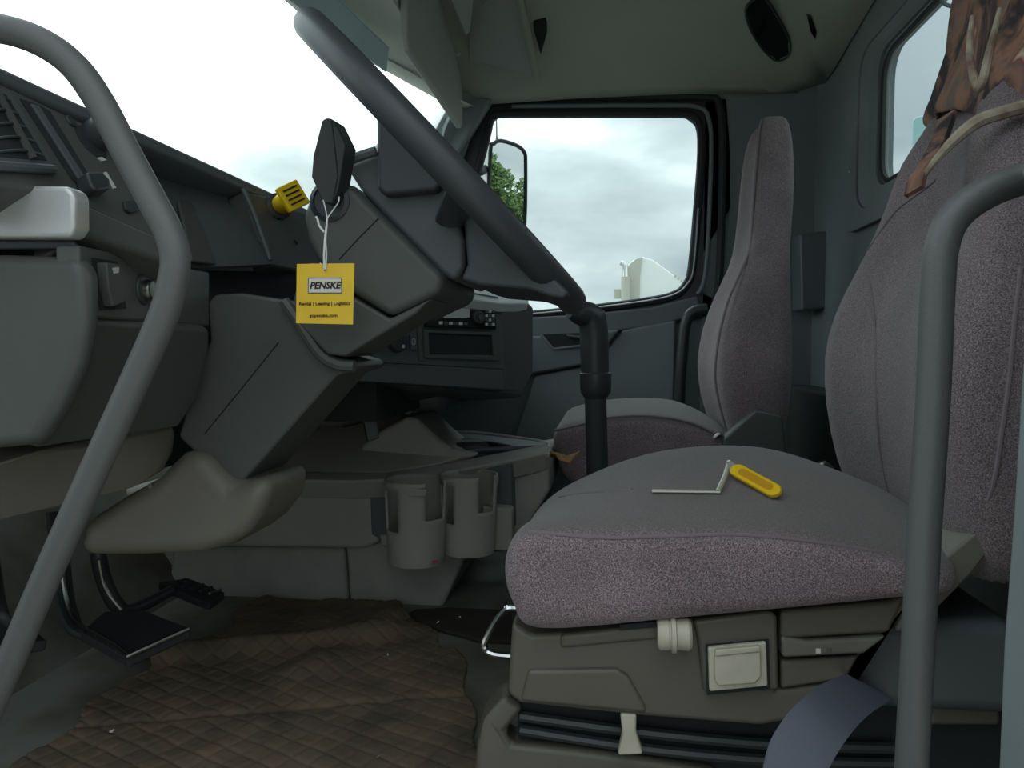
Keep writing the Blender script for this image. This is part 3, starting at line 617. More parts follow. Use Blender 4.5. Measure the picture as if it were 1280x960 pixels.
# ================================================================== FLOOR MAT (moulded diamond relief, ripples and dirt)
def floor_mat():
    mb = MB(); corners = [P(90, 930, 1.18), P(330, 760, 1.66), P(560, 776, 1.60), P(615, 1010, .95), P(150, 1050, .92)]
    x0, x1, y0, y1 = -.90, -.10, .74, 1.655
    nx, ny = 270, 330; vs = []; idx = {}; fs = []
    def inside(x, y):
        wob = .018*math.sin(x*23+y*9)+.014*math.sin(y*31-x*17)
        if y > 1.64+wob*.6 or x < -.80+wob*1.4: return False
        if x > -.165-.29*(y-1.03)+wob*.4: return False
        if x > -.31-.75*(y-1.44)+wob and y > 1.40: return False
        return True
    def h(x, y):
        u, v = x*.94+y*.34, y*.94-x*.34
        k = 1/.023; a = abs(math.sin(PI*(u+v)*k*.5)); b = abs(math.sin(PI*(u-v)*k*.5))
        z = .006+.0028*min(1, 2.2*min(a, b))
        z += .010*max(0, mnoise.noise((x*5, y*5, 1.3)))+.004*mnoise.noise((x*19, y*19, 4))
        dd = x+.50-.25*(y-1.3)                                   # rucked-up fold near the pedals
        z += .028*math.exp(-(dd/.045)**2)*(0.55+0.45*math.sin(y*26))*max(0, min(1, (y-1.15)*6))
        z += .022*math.exp(-((y-1.42-.4*(x+.5))/.03)**2)*max(0, min(1, (-x-.33)*5))
        d2 = y-(1.16+.32*(x+.4))
        z -= .004*math.exp(-(d2/.008)**2)
        return max(.003, z)
    for i in range(nx+1):
        for j in range(ny+1):
            x = x0+(x1-x0)*i/nx; y = y0+(y1-y0)*j/ny
            if inside(x, y): idx[i, j] = len(vs); vs.append(Vector((x, y, h(x, y))))
    for i in range(nx):
        for j in range(ny):
            k = [(i, j), (i+1, j), (i+1, j+1), (i, j+1)]
            if all(q in idx for q in k): fs.append(tuple(idx[q] for q in k))
    return mb.add(vs, fs)
tag(obj('floor_mat', floor_mat(), 'mat', solid=.004, angle=180), 'muddy brown rubber mat with diamond pattern and rucked edge on the floor', 'mat')
rg = [P(500, 770, 1.55), P(520, 742, 1.6), P(560, 715, 1.62), P(640, 700, 1.62), P(640, 800, 1.45), P(600, 808, 1.45), P(545, 800, 1.5)]
tag(obj('floor_mat', MB().plate([Vector((p.x, p.y, .010)) for p in rg], (0, 0, -.008)), mat('dusty_black_mat', (62, 58, 52), .95, grain=.3, gscale=200, mottle=.3), bevel=.002), 'small dark dusty mat below the cup holder, beside the diamond mat', 'mat')
for i, (x, y, Y) in enumerate([(486, 818, 1.4), (548, 778, 1.55), (575, 772, 1.55), (472, 946, 1.05), (140, 915, 1.2)]):
    p = P(x, y, Y); d = ray(x, y); t = (.016-ZC)/d.z; p = _E+d*t
    c = MB(); s = .004
    c.add([p+Vector((random.uniform(-s, s), random.uniform(-s, s), random.uniform(-.002, .004))) for _ in range(6)], [(0, 1, 2), (0, 2, 3), (0, 3, 4), (0, 4, 5), (1, 2, 5), (2, 3, 5), (3, 4, 5), (1, 4, 5)])
    tag(obj('paper_crumb', c, 'white', smooth=False), ['tiny pale crumb in the middle of the diamond floor mat', 'tiny pale crumb on the left part of the small dusty mat', 'tiny pale crumb on the right part of the small dusty mat', 'tiny pale crumb at the bottom edge of the photo on the mat', 'tiny pale crumb on the left side of the diamond mat below the pedals'][i], 'litter', 'crumbs on the floor')

# ================================================================== CENTRE CONSOLE
con = thing('centre_console', P(470, 685, 1.6), 'grey plastic engine cover console with open tray on top', 'console')
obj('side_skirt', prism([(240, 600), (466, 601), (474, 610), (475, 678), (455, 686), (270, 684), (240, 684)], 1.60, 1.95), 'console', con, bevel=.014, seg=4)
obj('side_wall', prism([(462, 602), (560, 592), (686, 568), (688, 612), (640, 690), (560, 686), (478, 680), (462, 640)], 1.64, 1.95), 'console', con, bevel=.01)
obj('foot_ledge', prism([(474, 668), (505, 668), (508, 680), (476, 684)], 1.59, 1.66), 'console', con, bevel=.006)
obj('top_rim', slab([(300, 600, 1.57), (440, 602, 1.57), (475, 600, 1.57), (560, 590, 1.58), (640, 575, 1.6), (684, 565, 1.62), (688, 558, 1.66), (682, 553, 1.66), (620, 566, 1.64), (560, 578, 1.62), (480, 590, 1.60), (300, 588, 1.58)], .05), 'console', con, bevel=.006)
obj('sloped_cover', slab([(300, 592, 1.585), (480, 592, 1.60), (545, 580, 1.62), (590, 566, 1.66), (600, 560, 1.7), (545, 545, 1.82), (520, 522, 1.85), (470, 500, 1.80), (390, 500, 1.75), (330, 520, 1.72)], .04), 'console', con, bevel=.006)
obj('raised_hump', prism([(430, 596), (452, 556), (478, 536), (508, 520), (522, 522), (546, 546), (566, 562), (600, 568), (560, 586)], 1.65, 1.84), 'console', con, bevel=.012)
tr_ = obj('tray', slab([(555, 568, 1.66), (600, 560, 1.68), (682, 556, 1.68), (684, 552, 1.86), (625, 544, 1.90), (545, 539, 1.90), (545, 548, 1.80)], .03), 'plastic_dark', con, bevel=.003)
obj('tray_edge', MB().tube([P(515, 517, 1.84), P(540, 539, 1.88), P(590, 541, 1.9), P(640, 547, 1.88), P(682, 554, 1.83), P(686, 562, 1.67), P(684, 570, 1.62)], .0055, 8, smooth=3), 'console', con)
obj('tray_bin', slab([(560, 554, 1.72), (612, 552, 1.74), (650, 562, 1.68), (600, 566, 1.67)], .004), 'black', tr_)
obj('tray_bin', slab([(604, 551, 1.76), (640, 556, 1.74), (658, 561, 1.69), (616, 552, 1.7)], .004), 'void', tr_)
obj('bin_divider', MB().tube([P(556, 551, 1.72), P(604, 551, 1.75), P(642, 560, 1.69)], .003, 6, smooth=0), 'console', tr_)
# cup holder
ch = thing('cup_holder', P(540, 690, 1.5), 'grey double cup holder with slotted cups hung on the console side', 'cup holder')
def cup(px, ptop, pbot, Y, rpx):
    a, b = P(px, ptop, Y), P(px, pbot, Y); r = rpx/FPX*Y; nt_, nz_ = 48, 20; mb = MB(); vs = []; fs = []
    for j in range(nz_+1):
        t = j/nz_
        for i in range(nt_):
            th = -PI/2+2*PI*i/nt_
            rr = r*(.88+.12*t); vs.append(Vector((a.x+(b.x-a.x)*(1-t)+rr*math.cos(th), Y+rr*math.sin(th), b.z+(a.z-b.z)*t)))
    for j in range(nz_):
        t = (j+.5)/nz_
        for i in range(nt_):
            th = math.degrees(-PI/2+2*PI*(i+.5)/nt_)+90           # 0 faces the eye, + to the right
            th = th-360 if th > 180 else th
            if -68 < th < -26 and .40 < t < .92: continue
            if 30 < th < 75 and .56 < t < 1.0: continue
            fs.append((j*nt_+i, j*nt_+(i+1) % nt_, (j+1)*nt_+(i+1) % nt_, (j+1)*nt_+i))
    fs.append(tuple(range(nt_)))
    return mb.add(vs, fs)
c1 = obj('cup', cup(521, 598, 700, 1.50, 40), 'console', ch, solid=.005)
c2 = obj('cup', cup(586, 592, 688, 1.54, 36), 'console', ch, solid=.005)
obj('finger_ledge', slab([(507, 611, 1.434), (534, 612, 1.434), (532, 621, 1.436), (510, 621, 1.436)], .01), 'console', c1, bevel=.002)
obj('back_plate', prism([(462, 602), (548, 596), (640, 580), (642, 660), (625, 690), (560, 690), (500, 690), (464, 668)], 1.595, 1.64), 'plastic_dark', ch, bevel=.004)
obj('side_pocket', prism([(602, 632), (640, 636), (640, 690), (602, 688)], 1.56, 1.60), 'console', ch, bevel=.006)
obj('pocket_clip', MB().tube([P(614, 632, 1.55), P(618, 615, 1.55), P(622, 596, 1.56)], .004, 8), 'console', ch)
obj('red_mark', slab([(540, 702, 1.447), (548, 701, 1.447), (547, 704.5, 1.447), (540, 705, 1.447)], .003), mat('red_mark', (170, 70, 60), .6), c1)

# gear lever between the seats
gl = thing('gear_lever', P(742, 585, 1.5), 'black gear lever with bent knob and collar standing between the seats', 'gear lever')
obj('shaft', MB().tube([P(748, 640, 1.46), P(746, 560, 1.46), P(744, 486, 1.46)], .0205, 18, smooth=2), 'rubber', gl)
g0 = P(748, 640, 1.46); obj('boot', MB().lathe((g0.x, 1.46, 0), (0, 0, 1), [(0, .07), (.02, .075), (.06, .06), (.10, .066), (.14, .05), (.18, .055), (g0.z-.02, .03), (g0.z+.03, .024)], 20), 'rubber', gl)
obj('collar', MB().lathe(P(744.5, 498, 1.46), Vector((0, 0, 1)), [(0, .021), (.012, .029), (.035, .030), (.047, .030), (.050, .026)], 24), 'black', gl)
obj('knob', MB().tube([P(744, 470, 1.46), P(743, 440, 1.46), P(742, 412, 1.46), P(737, 396, 1.455), P(722, 390, 1.44), P(712, 388, 1.43)], [.026, .027, .027, .0265, .022, .014], 18, smooth=5), 'black', gl)
obj('knob_cap', MB().lathe(P(740, 400, 1.458), Vector((.1, 0, 1)), [(0, .027), (.012, .026), (.020, .020), (.023, .008)], 20), 'black', gl)

# ================================================================== SEATS
def resample(pts, n):
    c, _ = crs(pts, [0]*len(pts), 8, True); L = [0]
    for i in range(len(c)): L.append(L[-1]+(c[(i+1) % len(c)]-c[i]).length)
    out = []; j = 0
    for k in range(n):
        s = L[-1]*k/n
        while L[j+1] < s: j += 1
        t = (s-L[j])/max(1e-9, L[j+1]-L[j]); out.append(c[j].lerp(c[(j+1) % len(c)], t))
    return out
def keyring(pts, n_each=4):                  # same number of steps between matching control points
    return crs(pts, [0]*len(pts), n_each, True)[0]
def cushion_mb(near, mid, far, Y0, Y1):
    a, b, c = keyring(near), keyring(mid), keyring(far); rings = []
    st_ = [(0, .80), (.006, .90), (.02, .965), (.05, .995), (.10, 1), (.18, 1), (.28, 1), (.40, 1), (.5, 1), (.6, 1), (.72, 1), (.82, 1), (.9, 1), (.95, .995), (.98, .965), (.994, .90), (1, .80)]
    for v, s in st_:
        w = math.sin(min(1, max(0, v/.5 if v < .5 else (1-v)/.5))*PI/2)**1.2
        o = a if v < .5 else c
        r_ = [Vector((p.x+(q.x-p.x)*w, Y0+(Y1-Y0)*v, p.z+(q.z-p.z)*w)) for p, q in zip(o, b)]
        cx = sum((p.x for p in r_))/len(r_); cz = sum((p.z for p in r_))/len(r_)
        mx_ = (max(p.x for p in r_)-min(p.x for p in r_))/2; mz_ = (max(p.z for p in r_)-min(p.z for p in r_))/2
        ins = (1-s)*.16
        rings.append([Vector((cx+(p.x-cx)*(1-ins/mx_), p.y, cz+(p.z-cz)*(1-ins/mz_))) for p in r_])
    return MB().loft(rings), (a, b, c)
def back_mb(table, YS, grow=0.0, bol=.028):
    rings = []; n = 36
    for z, hw, xf, xb in table:
        ring = []
        for k in range(n):
            t = 2*PI*k/n; c, s = math.cos(t), math.sin(t)
            e = .42
            u = math.copysign(abs(c)**e, c); v = math.copysign(abs(s)**e, s)      # superellipse plan
            xm = (xf+xb)/2; hd = (xb-xf)/2+grow
            x = xm - u*hd
            if u > 0: x += bol*max(0, 1-(v/.62)**2)*u if abs(v) < .62 else 0       # hollow between side bolsters
            ring.append(Vector((x, YS+v*(hw+grow), Z(z))))
        rings.append(ring)
    return MB().loft(rings)

from mathutils.bvhtree import BVHTree
def skin(o):
    dg = bpy.context.evaluated_depsgraph_get(); dg.update()
    me_ = o.evaluated_get(dg).to_mesh(); cw = world_loc(o)
    return BVHTree.FromPolygons([v.co+cw for v in me_.vertices], [tuple(p.vertices) for p in me_.polygons])
def skin_path(b, pts, lift=0.0):
    out = []
    for x, y in pts:
        h = b.ray_cast(_E, ray(x, y).normalized())
        if h[0]: out.append(h[0]+h[1]*lift if h[1].dot(ray(x, y)) < 0 else h[0]-h[1]*lift)
    return out
# ---- driver seat
ds = thing('driver_seat', (0.1, 1.02, 0), 'purple grey cloth driver seat in the foreground with yellow key on it', 'seat', 'cab seats')
near = pp([(670, 787), (640, 755), (629, 712), (636, 672), (662, 652), (760, 650), (900, 653), (1010, 662), (1120, 688), (1180, 700), (1185, 735), (1130, 742), (1000, 757), (830, 774)], .79)
mid = pp([(705, 690), (672, 665), (667, 642), (684, 618), (722, 594), (786, 565), (850, 551), (930, 549), (1000, 566), (1100, 610), (1110, 650), (1060, 662), (950, 665), (830, 680)], 1.10)
far = [Vector((p.x+.045, 0, p.z-.05)) for p in near]
cm, (ra, rb, rc) = cushion_mb(near, mid, far, .765, 1.285)
cu = drv = obj('cushion', cm, 'cushion', ds, sub=1)
cs_ = skin(drv)
for pth in ([(640, 672), (660, 664), (700, 668), (760, 672), (840, 670), (920, 668), (1010, 676), (1100, 690)], [(700, 622), (740, 616), (790, 612)], [(800, 566), (850, 560), (900, 561)]):
    q_ = skin_path(cs_, pth)
    if len(q_) > 2: obj('piping', MB().tube(q_, .0020, 6), 'seam', cu)
dtab = [(-.27, .20, .40, .50), (-.22, .235, .365, .49), (-.14, .245, .345, .48), (-.05, .248, .334, .475), (.016, .245, .34, .475), (.075, .235, .362, .48), (.15, .205, .40, .49), (.22, .170, .420, .505), (.27, .150, .428, .52), (.31, .120, .456, .53), (.345, .105, .470, .54), (.42, .10, .492, .56), (.52, .095, .512, .575), (.60, .085, .53, .58), (.63, .05, .545, .575)]; dtab = ctab(dtab, 1.02)
bk_ = obj('backrest', back_mb(dtab, 1.02), 'fabric', ds, sub=1)
bs = skin(bk_)
for pth in ([(1080, 325), (1090, 370), (1095, 430), (1096, 500), (1100, 560), (1112, 620)], [(1276, 335), (1268, 400), (1262, 470), (1252, 540), (1240, 610), (1215, 670)],
            [(1086, 312), (1104, 285), (1122, 262), (1144, 245), (1170, 225)]):
    q_ = skin_path(bs, pth)
    if len(q_) > 2: obj('piping', MB().tube(q_, .0022, 6), 'seam', bk_)
# plastic seat base
sb = obj('side_cover', prism([(640, 778), (664, 794), (700, 792), (830, 778), (960, 764), (970, 775), (972, 862), (1062, 850), (1075, 800), (1135, 742), (1150, 748), (1110, 795), (1062, 853), (1000, 900), (950, 908), (800, 896), (650, 880), (634, 868)], .80, .90), 'plastic_seat', ds, bevel=.008)
obj('front_cover', MB().box((-.095, .82, .20), (.42, 1.24, .30)), 'plastic_dark', ds, bevel=.02)
obj('storage_lip', prism([(660, 838), (770, 836), (785, 845), (805, 880), (810, 893), (650, 878), (655, 858)], .795, .81), 'plastic_seat', sb, bevel=.005)
obj('top_rail', prism([(700, 794), (825, 780), (826, 800), (700, 812)], .795, .82), 'plastic_seat', sb, bevel=.005)
obj('slot', prism([(775, 781), (824, 777), (824, 784), (775, 788)], .790, .80), 'void', sb)
obj('control_cap', prism([(866, 776), (962, 764), (972, 770), (974, 864), (880, 868), (872, 800)], .792, .82), 'plastic_seat', sb, bevel=.006)
obj('rear_cover', prism([(976, 764), (1110, 752), (1135, 742), (1112, 792), (976, 800)], .793, .84), 'plastic_seat', sb, bevel=.005)
obj('pull_lever', prism([(977, 796), (1010, 802), (1110, 796), (1080, 818), (978, 823)], .790, .84), 'plastic_light', sb, bevel=.004)
obj('lever_recess', prism([(976, 826), (1075, 820), (1058, 850), (976, 862)], .797, .83), 'plastic_seat', sb, bevel=.004)
obj('lever_mark', prism([(1020, 811), (1026, 811), (1026, 817), (1020, 817)], .789, .80), 'marks', sb)
for i in range(2): obj('lever_mark', prism([(1034+i*4, 811), (1036+i*4, 811), (1036+i*4, 815), (1034+i*4, 815)], .789, .80), 'plastic_seat', sb)
ctr = P(842, 793, .785)
kn = obj('adjuster_knob', MB().lathe(ctr-Vector((.0165, 0, 0)), (1, .0, .03), [(0, .014), (.003, .0165), (.011, .0165), (.012, .0155), (.013, .0155), (.014, .019), (.018, .019), (.019, .0155), (.031, .0165), (.034, .014)], 24), 'beige', ds); kn['label'] = 'beige round adjuster knob'
sq = obj('switch_frame', prism([(885, 810), (958, 803), (960, 858), (887, 865)], .784, .80), 'beige', ds, bevel=.002); sq['label'] = 'beige paddle switch'
obj('switch_paddle', prism([(893, 820), (951, 814), (952, 846), (944, 855), (898, 858), (893, 850)], .780, .79), 'beige', sq, bevel=.002)
obj('switch_ridge', prism([(894, 813), (950, 808), (951, 815), (894, 821)], .778, .79), 'beige', sq, bevel=.0015)
obj('switch_shadow_gap', prism([(882, 807), (961, 800), (963, 861), (884, 869)], .789, .80), 'void', sb)
obj('recliner_cover', prism([(1140, 742), (1170, 706), (1216, 668), (1252, 640), (1262, 640), (1254, 668), (1215, 718), (1165, 768), (1135, 790), (1118, 790)], .80, .86), 'plastic_light', ds, bevel=.008)
# suspension under the seat
ss = obj('suspension_bellows', MB().box((-.10, .86, .02), (.50, 1.24, .22)), 'void', ds)
obj('bellows_fold', MB().tube([P(650, 895, .85), P(800, 915, .85), P(960, 930, .85), P(1120, 935, .85)], .006, 8), 'black', ss)
obj('bellows_fold', MB().tube([P(650, 912, .85), P(800, 935, .85), P(960, 950, .85), P(1120, 955, .85)], .006, 8), 'black', ss)
obj('base_skirt', slab([(632, 868, .83), (655, 885, .84), (632, 915, .84), (640, 930, .84), (720, 938, .84), (800, 948, .84), (900, 965, .84), (900, 1010, .84), (590, 1010, .82), (596, 935, .82), (605, 900, .82)], .06), 'plastic_seat', ds, bevel=.012)
obj('base_core', MB().box((-.08, .90, 0), (.48, 1.22, .10)), 'black', ds, bevel=.01)
obj('floor_box_face', slab([(1168, 862, .845), (1250, 860, .845), (1252, 908, .845), (1160, 908, .845)], .03), 'plastic_seat', ds, bevel=.005)  # floor box behind the seat, added here as a slab ahead of the bellows
obj('height_tab', prism([(775, 892), (796, 893), (795, 915), (804, 944), (772, 945), (778, 918)], .80, .815), 'beige', ds, bevel=.003)
obj('slide_bar', MB().tube([P(660, 761, .92), P(636, 760, .92), (P(626, 768, .92)), P(612, 790, .92), P(605, 806, .92), P(612, 816, .92), P(636, 820, .92), P(665, 820, .92)], .004, 8, smooth=4), 'chrome', ds)
obj('buckle', MB().tube([P(1020, 585, 1.22), P(1030, 580, 1.22), P(1040, 588, 1.22)], .005, 8), 'steel', ds)

# ---- passenger seat
ps = thing('passenger_seat', (0.1, 2.0, 0), 'purple grey cloth passenger seat with tall backrest by the far door', 'seat', 'cab seats')
near = pp([(712, 605), (697, 575), (691, 550), (696, 535), (712, 528), (760, 521), (812, 519), (862, 527), (905, 547), (920, 570), (905, 600), (870, 615), (830, 620), (770, 618)], 1.77)
mid = pp([(730, 580), (706, 560), (698, 540), (704, 522), (720, 510), (762, 501), (815, 499), (855, 505), (900, 530), (910, 555), (900, 580), (860, 590), (820, 595), (770, 592)], 1.98)
cm, _ = cushion_mb(near, mid, [Vector((p.x, 0, p.z)) for p in near], 1.75, 2.25)
cu = obj('cushion', cm, 'cushion', ps, sub=1)
obj('piping', MB().tube(pp([(693, 538), (720, 532), (760, 522), (812, 520), (862, 528), (903, 547)], 1.757), .003, 6), 'seam', cu)
ptab = [(-.25, .20, .30, .40), (-.20, .23, .272, .42), (-.09, .245, .245, .43), (0, .24, .25, .43), (.10, .22, .276, .43), (.18, .188, .315, .435), (.24, .155, .342, .44), (.35, .14, .352, .452), (.45, .135, .36, .455), (.53, .12, .37, .45), (.565, .095, .382, .445), (.58, .06, .395, .435)]; ptab = ctab(ptab, 2.0)
bk_ = obj('backrest', back_mb(ptab, 2.0, bol=.03), 'fabric', ps, sub=1)
obj('piping', MB().tube([Vector((xf+.003, 2.0-hw+.020, Z(z))) for z, hw, xf, xb in ptab[1:11]], .003, 6), 'seam', bk_)
obj('recliner_cover', prism([(905, 548), (945, 512), (978, 520), (985, 575), (990, 620), (905, 600)], 1.72, 1.76), 'plastic', ps, bevel=.006)
obj('seat_box', MB().box((-.05, 1.80, 0), (.40, 2.2, .36)), 'black', ps, bevel=.02)
obj('buckle', MB().tube(pp([(893, 548), (899, 543), (903, 546)], 1.74), .005, 8), 'steel', ps)

# seat belt by the driver seat
def strip(path, wdir, wd, th=.0015):
    pts = crs([Vector(p) for p in path], [0]*len(path), 8)[0]; w = Vector(wdir).normalized()*wd/2; rings = []
    for i, p in enumerate(pts):
        t = (pts[min(i+1, len(pts)-1)]-pts[max(0, i-1)]).normalized(); n_ = t.cross(w).normalized()*th
        rings.append([p-w-n_, p+w-n_, p+w+n_, p-w+n_])
    return MB().loft(rings)
tag(obj('seat_belt', strip([P(1150, 862, 1.0), P(1105, 856, .88), P(1068, 868, .74), P(1035, 893, .66), P(1008, 928, .63), P(992, 965, .62), P(980, 1030, .62)], (.8, .12, -.5), .052), 'belt'), 'grey blue seat belt webbing looping below the driver seat side', 'seat belt')

# scarf over the driver headrest
def scarf():
    rings = []; n = 40; tab = [(.325, .115, .470, .545), (.345, .108, .470, .55), (.42, .103, .492, .565), (.52, .098, .512, .58), (.60, .09, .53, .585), (.635, .055, .545, .58)]; tab = ctab(tab, 1.02)
    fine, _ = crs([Vector(t[:3]) for t in tab], [t[3] for t in tab], 4); xb = _
    for r_, (v, b) in enumerate(zip(fine, xb)):
        ring = []
        for k in range(n):
            t = 2*PI*k/n; c, s = math.cos(t), math.sin(t)
            u = math.copysign(abs(c)**.5, c); w = math.copysign(abs(s)**.5, s)
            g = .008+.007*mnoise.noise((k*.45, r_*.22, 3.3))+.005*math.sin(k*1.7+r_*.35)
            x = (v.z+b)/2-u*((b-v.z)/2+g); y = 1.02+w*(v.y+g)
            z = v.x
            if r_ < 7:
                drop = (1-r_/7); nr = max(0, -s)
                z += drop*(.03*mnoise.noise((c*2.1, s*2.1, 1.7)) - .075*nr*max(0, c+.6)); y -= drop*nr*.042; x -= drop*nr*max(0, c)*.03
            ring.append(Vector((x, y, Z(z))))
        rings.append(ring)
    mb = MB().loft(rings, caps=False)
    mb.f.append(tuple(range((len(rings)-1)*n, len(rings)*n)))
    return mb
sf = thing('scarf', (0.5, 1.02, Z(.25)), 'brown and orange patterned cloth draped over the top of the driver seat', 'scarf')
obj('wrap', scarf(), 'camo', sf, solid=.003, angle=180)
obj('hanging_tail', strip([P(1185, 145, .96), P(1172, 180, .93), P(1158, 206, .9), P(1147, 222, .885), P(1143, 240, .88)], (.5, -.6, .3), .020, .003), 'camo', sf)
obj('hem_roll', MB().tube([P(1147, 232, .885), P(1170, 200, .87), P(1196, 172, .86), P(1222, 152, .855), P(1250, 142, .85), P(1290, 131, .85), P(1330, 120, .85)], [.002, .004, .006, .007, .007, .007, .007], 8), 'cream', sf)
obj('cloth_fold', MB().tube([P(1215, 20, .90), P(1212, 70, .89), P(1224, 110, .87), P(1238, 60, .87), P(1250, 10, .87)], [.002, .004, .005, .004, .002], 8), 'cream', sf)

# ================================================================== KEY ON THE SEAT
bvh = skin(drv)
def on_seat(px, py, h=.0):
    hit = bvh.ray_cast(_E, ray(px, py).normalized()); p = hit[0] if hit[0] else P(px, py, 1.0)
    return p+Vector((0, 0, h))
ky = thing('key', on_seat(900, 615), 'silver key with yellow plastic fob lying on the driver seat', 'key')
a, b = on_seat(815, 618, .004), on_seat(900, 619, .004)
obj('blade', MB().tube([a, a.lerp(b, .4), b], .0034, 6, smooth=0, flat=.5), 'key', ky)
c = on_seat(911, 592, .012)
obj('hinge', MB().tube([b+Vector((-.002, 0, 0)), b.lerp(c, .5), c], .003, 8, smooth=0), 'key', ky)
f0, f1 = on_seat(916, 598, .010), on_seat(972, 625, .006)
obj('key_ring', MB().tube([c, c.lerp(f0, .6)+Vector((0, 0, .002)), f0.lerp(f1, .12)], .004, 8), 'key', ky)
ax_ = (f1-f0); Lf = ax_.length; ax_.normalize(); up_ = (_E-f0); up_ = (up_-ax_*up_.dot(ax_)).normalized(); sd = ax_.cross(up_).normalized()
n_ = (up_*.75+Vector((0, 0, 1))*.6); n_ = (n_-ax_*n_.dot(ax_)).normalized(); sd = ax_.cross(n_)
def stadium(L0, L1, hw, o, k=8):
    out = []
    for i in range(k+1): t = PI/2+PI*i/k; out.append(o+ax_*(L0+hw+hw*math.cos(t))+sd*(hw*math.sin(t)))
    for i in range(k+1): t = -PI/2+PI*i/k; out.append(o+ax_*(L1-hw+hw*math.cos(t))+sd*(hw*math.sin(t)))
    return out
fb = obj('fob', MB().plate(stadium(0, Lf+.004, .0085, f0), n_*.006), 'yellow', ky, bevel=.002)
obj('fob_panel', MB().plate(stadium(.012, Lf-.006, .0045, f0+n_*.006), n_*.0005), mat('amber_print', (205, 150, 20), .5), fb)

# brown scrap between the seats
sc_ = MB(); c = P(706, 571, 1.42); ring = [c+Vector((.028*math.cos(t)*(1+.3*math.sin(3*t)), .02*math.sin(t), .008*math.sin(2*t+1))) for t in [2*PI*i/10 for i in range(10)]]
sc_.plate(ring, (0, 0, .004)); tag(obj('paper_scrap', sc_, 'brown'), 'crumpled brown scrap between the console and driver cushion', 'scrap')

# ================================================================== OVERHEAD
vs_ = thing('sun_visor', Vector((-.455, 2.06, Z(.82))), 'grey passenger sun visor hanging down at the top of the windscreen', 'sun visor')
xv = -.455
def vpt(y, z): return Vector((xv, y, Z(z)))
obj('visor_board', MB().plate([vpt(1.735, .70), vpt(1.76, .675), vpt(2.38, .672), vpt(2.40, .69), vpt(2.40, .88), vpt(2.3, .93), vpt(1.735, .98)], (-.018, 0, 0)), 'visor', vs_, bevel=.006)
obj('visor_clip', MB().lathe(P(572, 66, 2.30), (0, -1, .2), [(0, .012), (.012, .012), (.016, .008)], 12), 'visor', vs_)
oc = thing('overhead_console', P(620, 60, 2.2), 'grey overhead storage shelf under the ceiling beside the sun visor', 'shelf')
obj('shelf_body', MB().plate([P(586, -60, 2.15), P(586, 76, 2.22), P(606, 82, 2.26), P(648, 88, 2.30), P(665, 97, 2.28), P(672, 102, 2.27), P(650, -60, 2.05)], (-.03, .14, .12)), 'visor', oc, bevel=.005)
obj('shelf_edge', MB().tube([P(640, -60, 2.03), P(650, 0, 2.12), P(662, 55, 2.2), P(672, 99, 2.26)], .011, 8), 'headliner', oc)
obj('screw', MB().lathe(P(656, 83, 2.262), (0, -1, -.3), [(0, .008), (.004, .008)], 10), 'void', oc)
obj('visor_arm', slab([(556, -20, 2.02), (583, 45, 2.12), (588, 40, 2.12), (592, 0, 2.1), (585, -20, 2.05)], .02), 'visor', oc, bevel=.004)
obj('shelf_opening', slab([(664, -40, 2.12), (676, -40, 2.12), (683, 0, 2.2), (684, 40, 2.25), (676, 68, 2.3), (668, 40, 2.25)], .01), 'void', oc)
for nm, pts, lab, cat in (('dome_light', [(932, 12), (945, -2), (956, -4), (985, 45), (986, 68), (972, 76), (958, 66), (940, 40)], 'dark smoked lamp lens set in the ceiling above the passenger seat', 'lamp'),
                          ('coat_hook', [(1008, 17), (1014, 20), (1021, 40), (1019, 50), (1013, 40)], 'small dark hook in the ceiling beside the lamp lens', 'hook')):
    o = thing(nm, P(pts[0][0], pts[0][1], 2.25), lab, cat)
    dgc = bpy.data.objects['ceiling']
    cv = []
    for x, y in pts:
        # meet the headliner underside
        d = ray(x, y); best = None
        for i in range(400):
            Yt = 1.9+.6*i/400; p = _E+d*(Yt/d.y)
            zc = np.interp(Yt, [q[0] for q in yz], [q[1] for q in yz])
            zc += np.interp(p.x, [q[0] for q in xs], [q[1] for q in xs])
            if p.z-ZC > zc-.014: best = p; break
        cv.append(best or P(x, y, 2.3))
    obj('lens' if nm == 'dome_light' else 'hook_body', MB().plate(cv, Vector((0, .012, .012))), 'gloss', o, bevel=.002)
    if nm == 'dome_light': obj('bezel', MB().tube(cv, .004, 6, closed=True, smooth=3), 'black', o)

# ================================================================== OUTSIDE
mr_ = thing('side_mirror', P(625, 280, 2.78), 'black framed door mirror outside the far window reflecting trees', 'mirror')
inc = ray(634, 230).normalized(); refl = Vector((.93, .36, .045)).normalized(); mn = (refl-inc).normalized()
mo = P(634, 228, 2.78); PMr = Plane(mo, mo+mn.cross(Vector((0, 0, 1))), mo+mn.cross(mn.cross(Vector((0, 0, 1)))))
mp_ = [(613, 190), (617, 180), (626, 176), (646, 182), (655, 190), (657, 205), (656, 278), (650, 292), (640, 296), (612, 290)]
mv = [PMr.at(x, y) for x, y in mp_]
obj('mirror_glass', MB().plate(mv, -mn*.004), 'mirror', mr_, smooth=False)
cc = sum(mv, Vector())/len(mv)
obj('mirror_frame', MB().tube(mv, .007, 8, closed=True, smooth=3), 'rubber', mr_)
obj('mirror_housing', MB().loft([[cc+(p-cc)*1.04-mn*.006 for p in mv], [cc+(p-cc)*1.02-mn*.05 for p in mv], [cc+(p-cc)*.7-mn*.10 for p in mv]]), 'whitepaint', mr_)
obj('mirror_arm', MB().tube([cc-mn*.07-Vector((0, 0, .12)), P(600, 300, 2.66), P(585, 330, 2.55)], .014, 8), 'rubber', mr_)
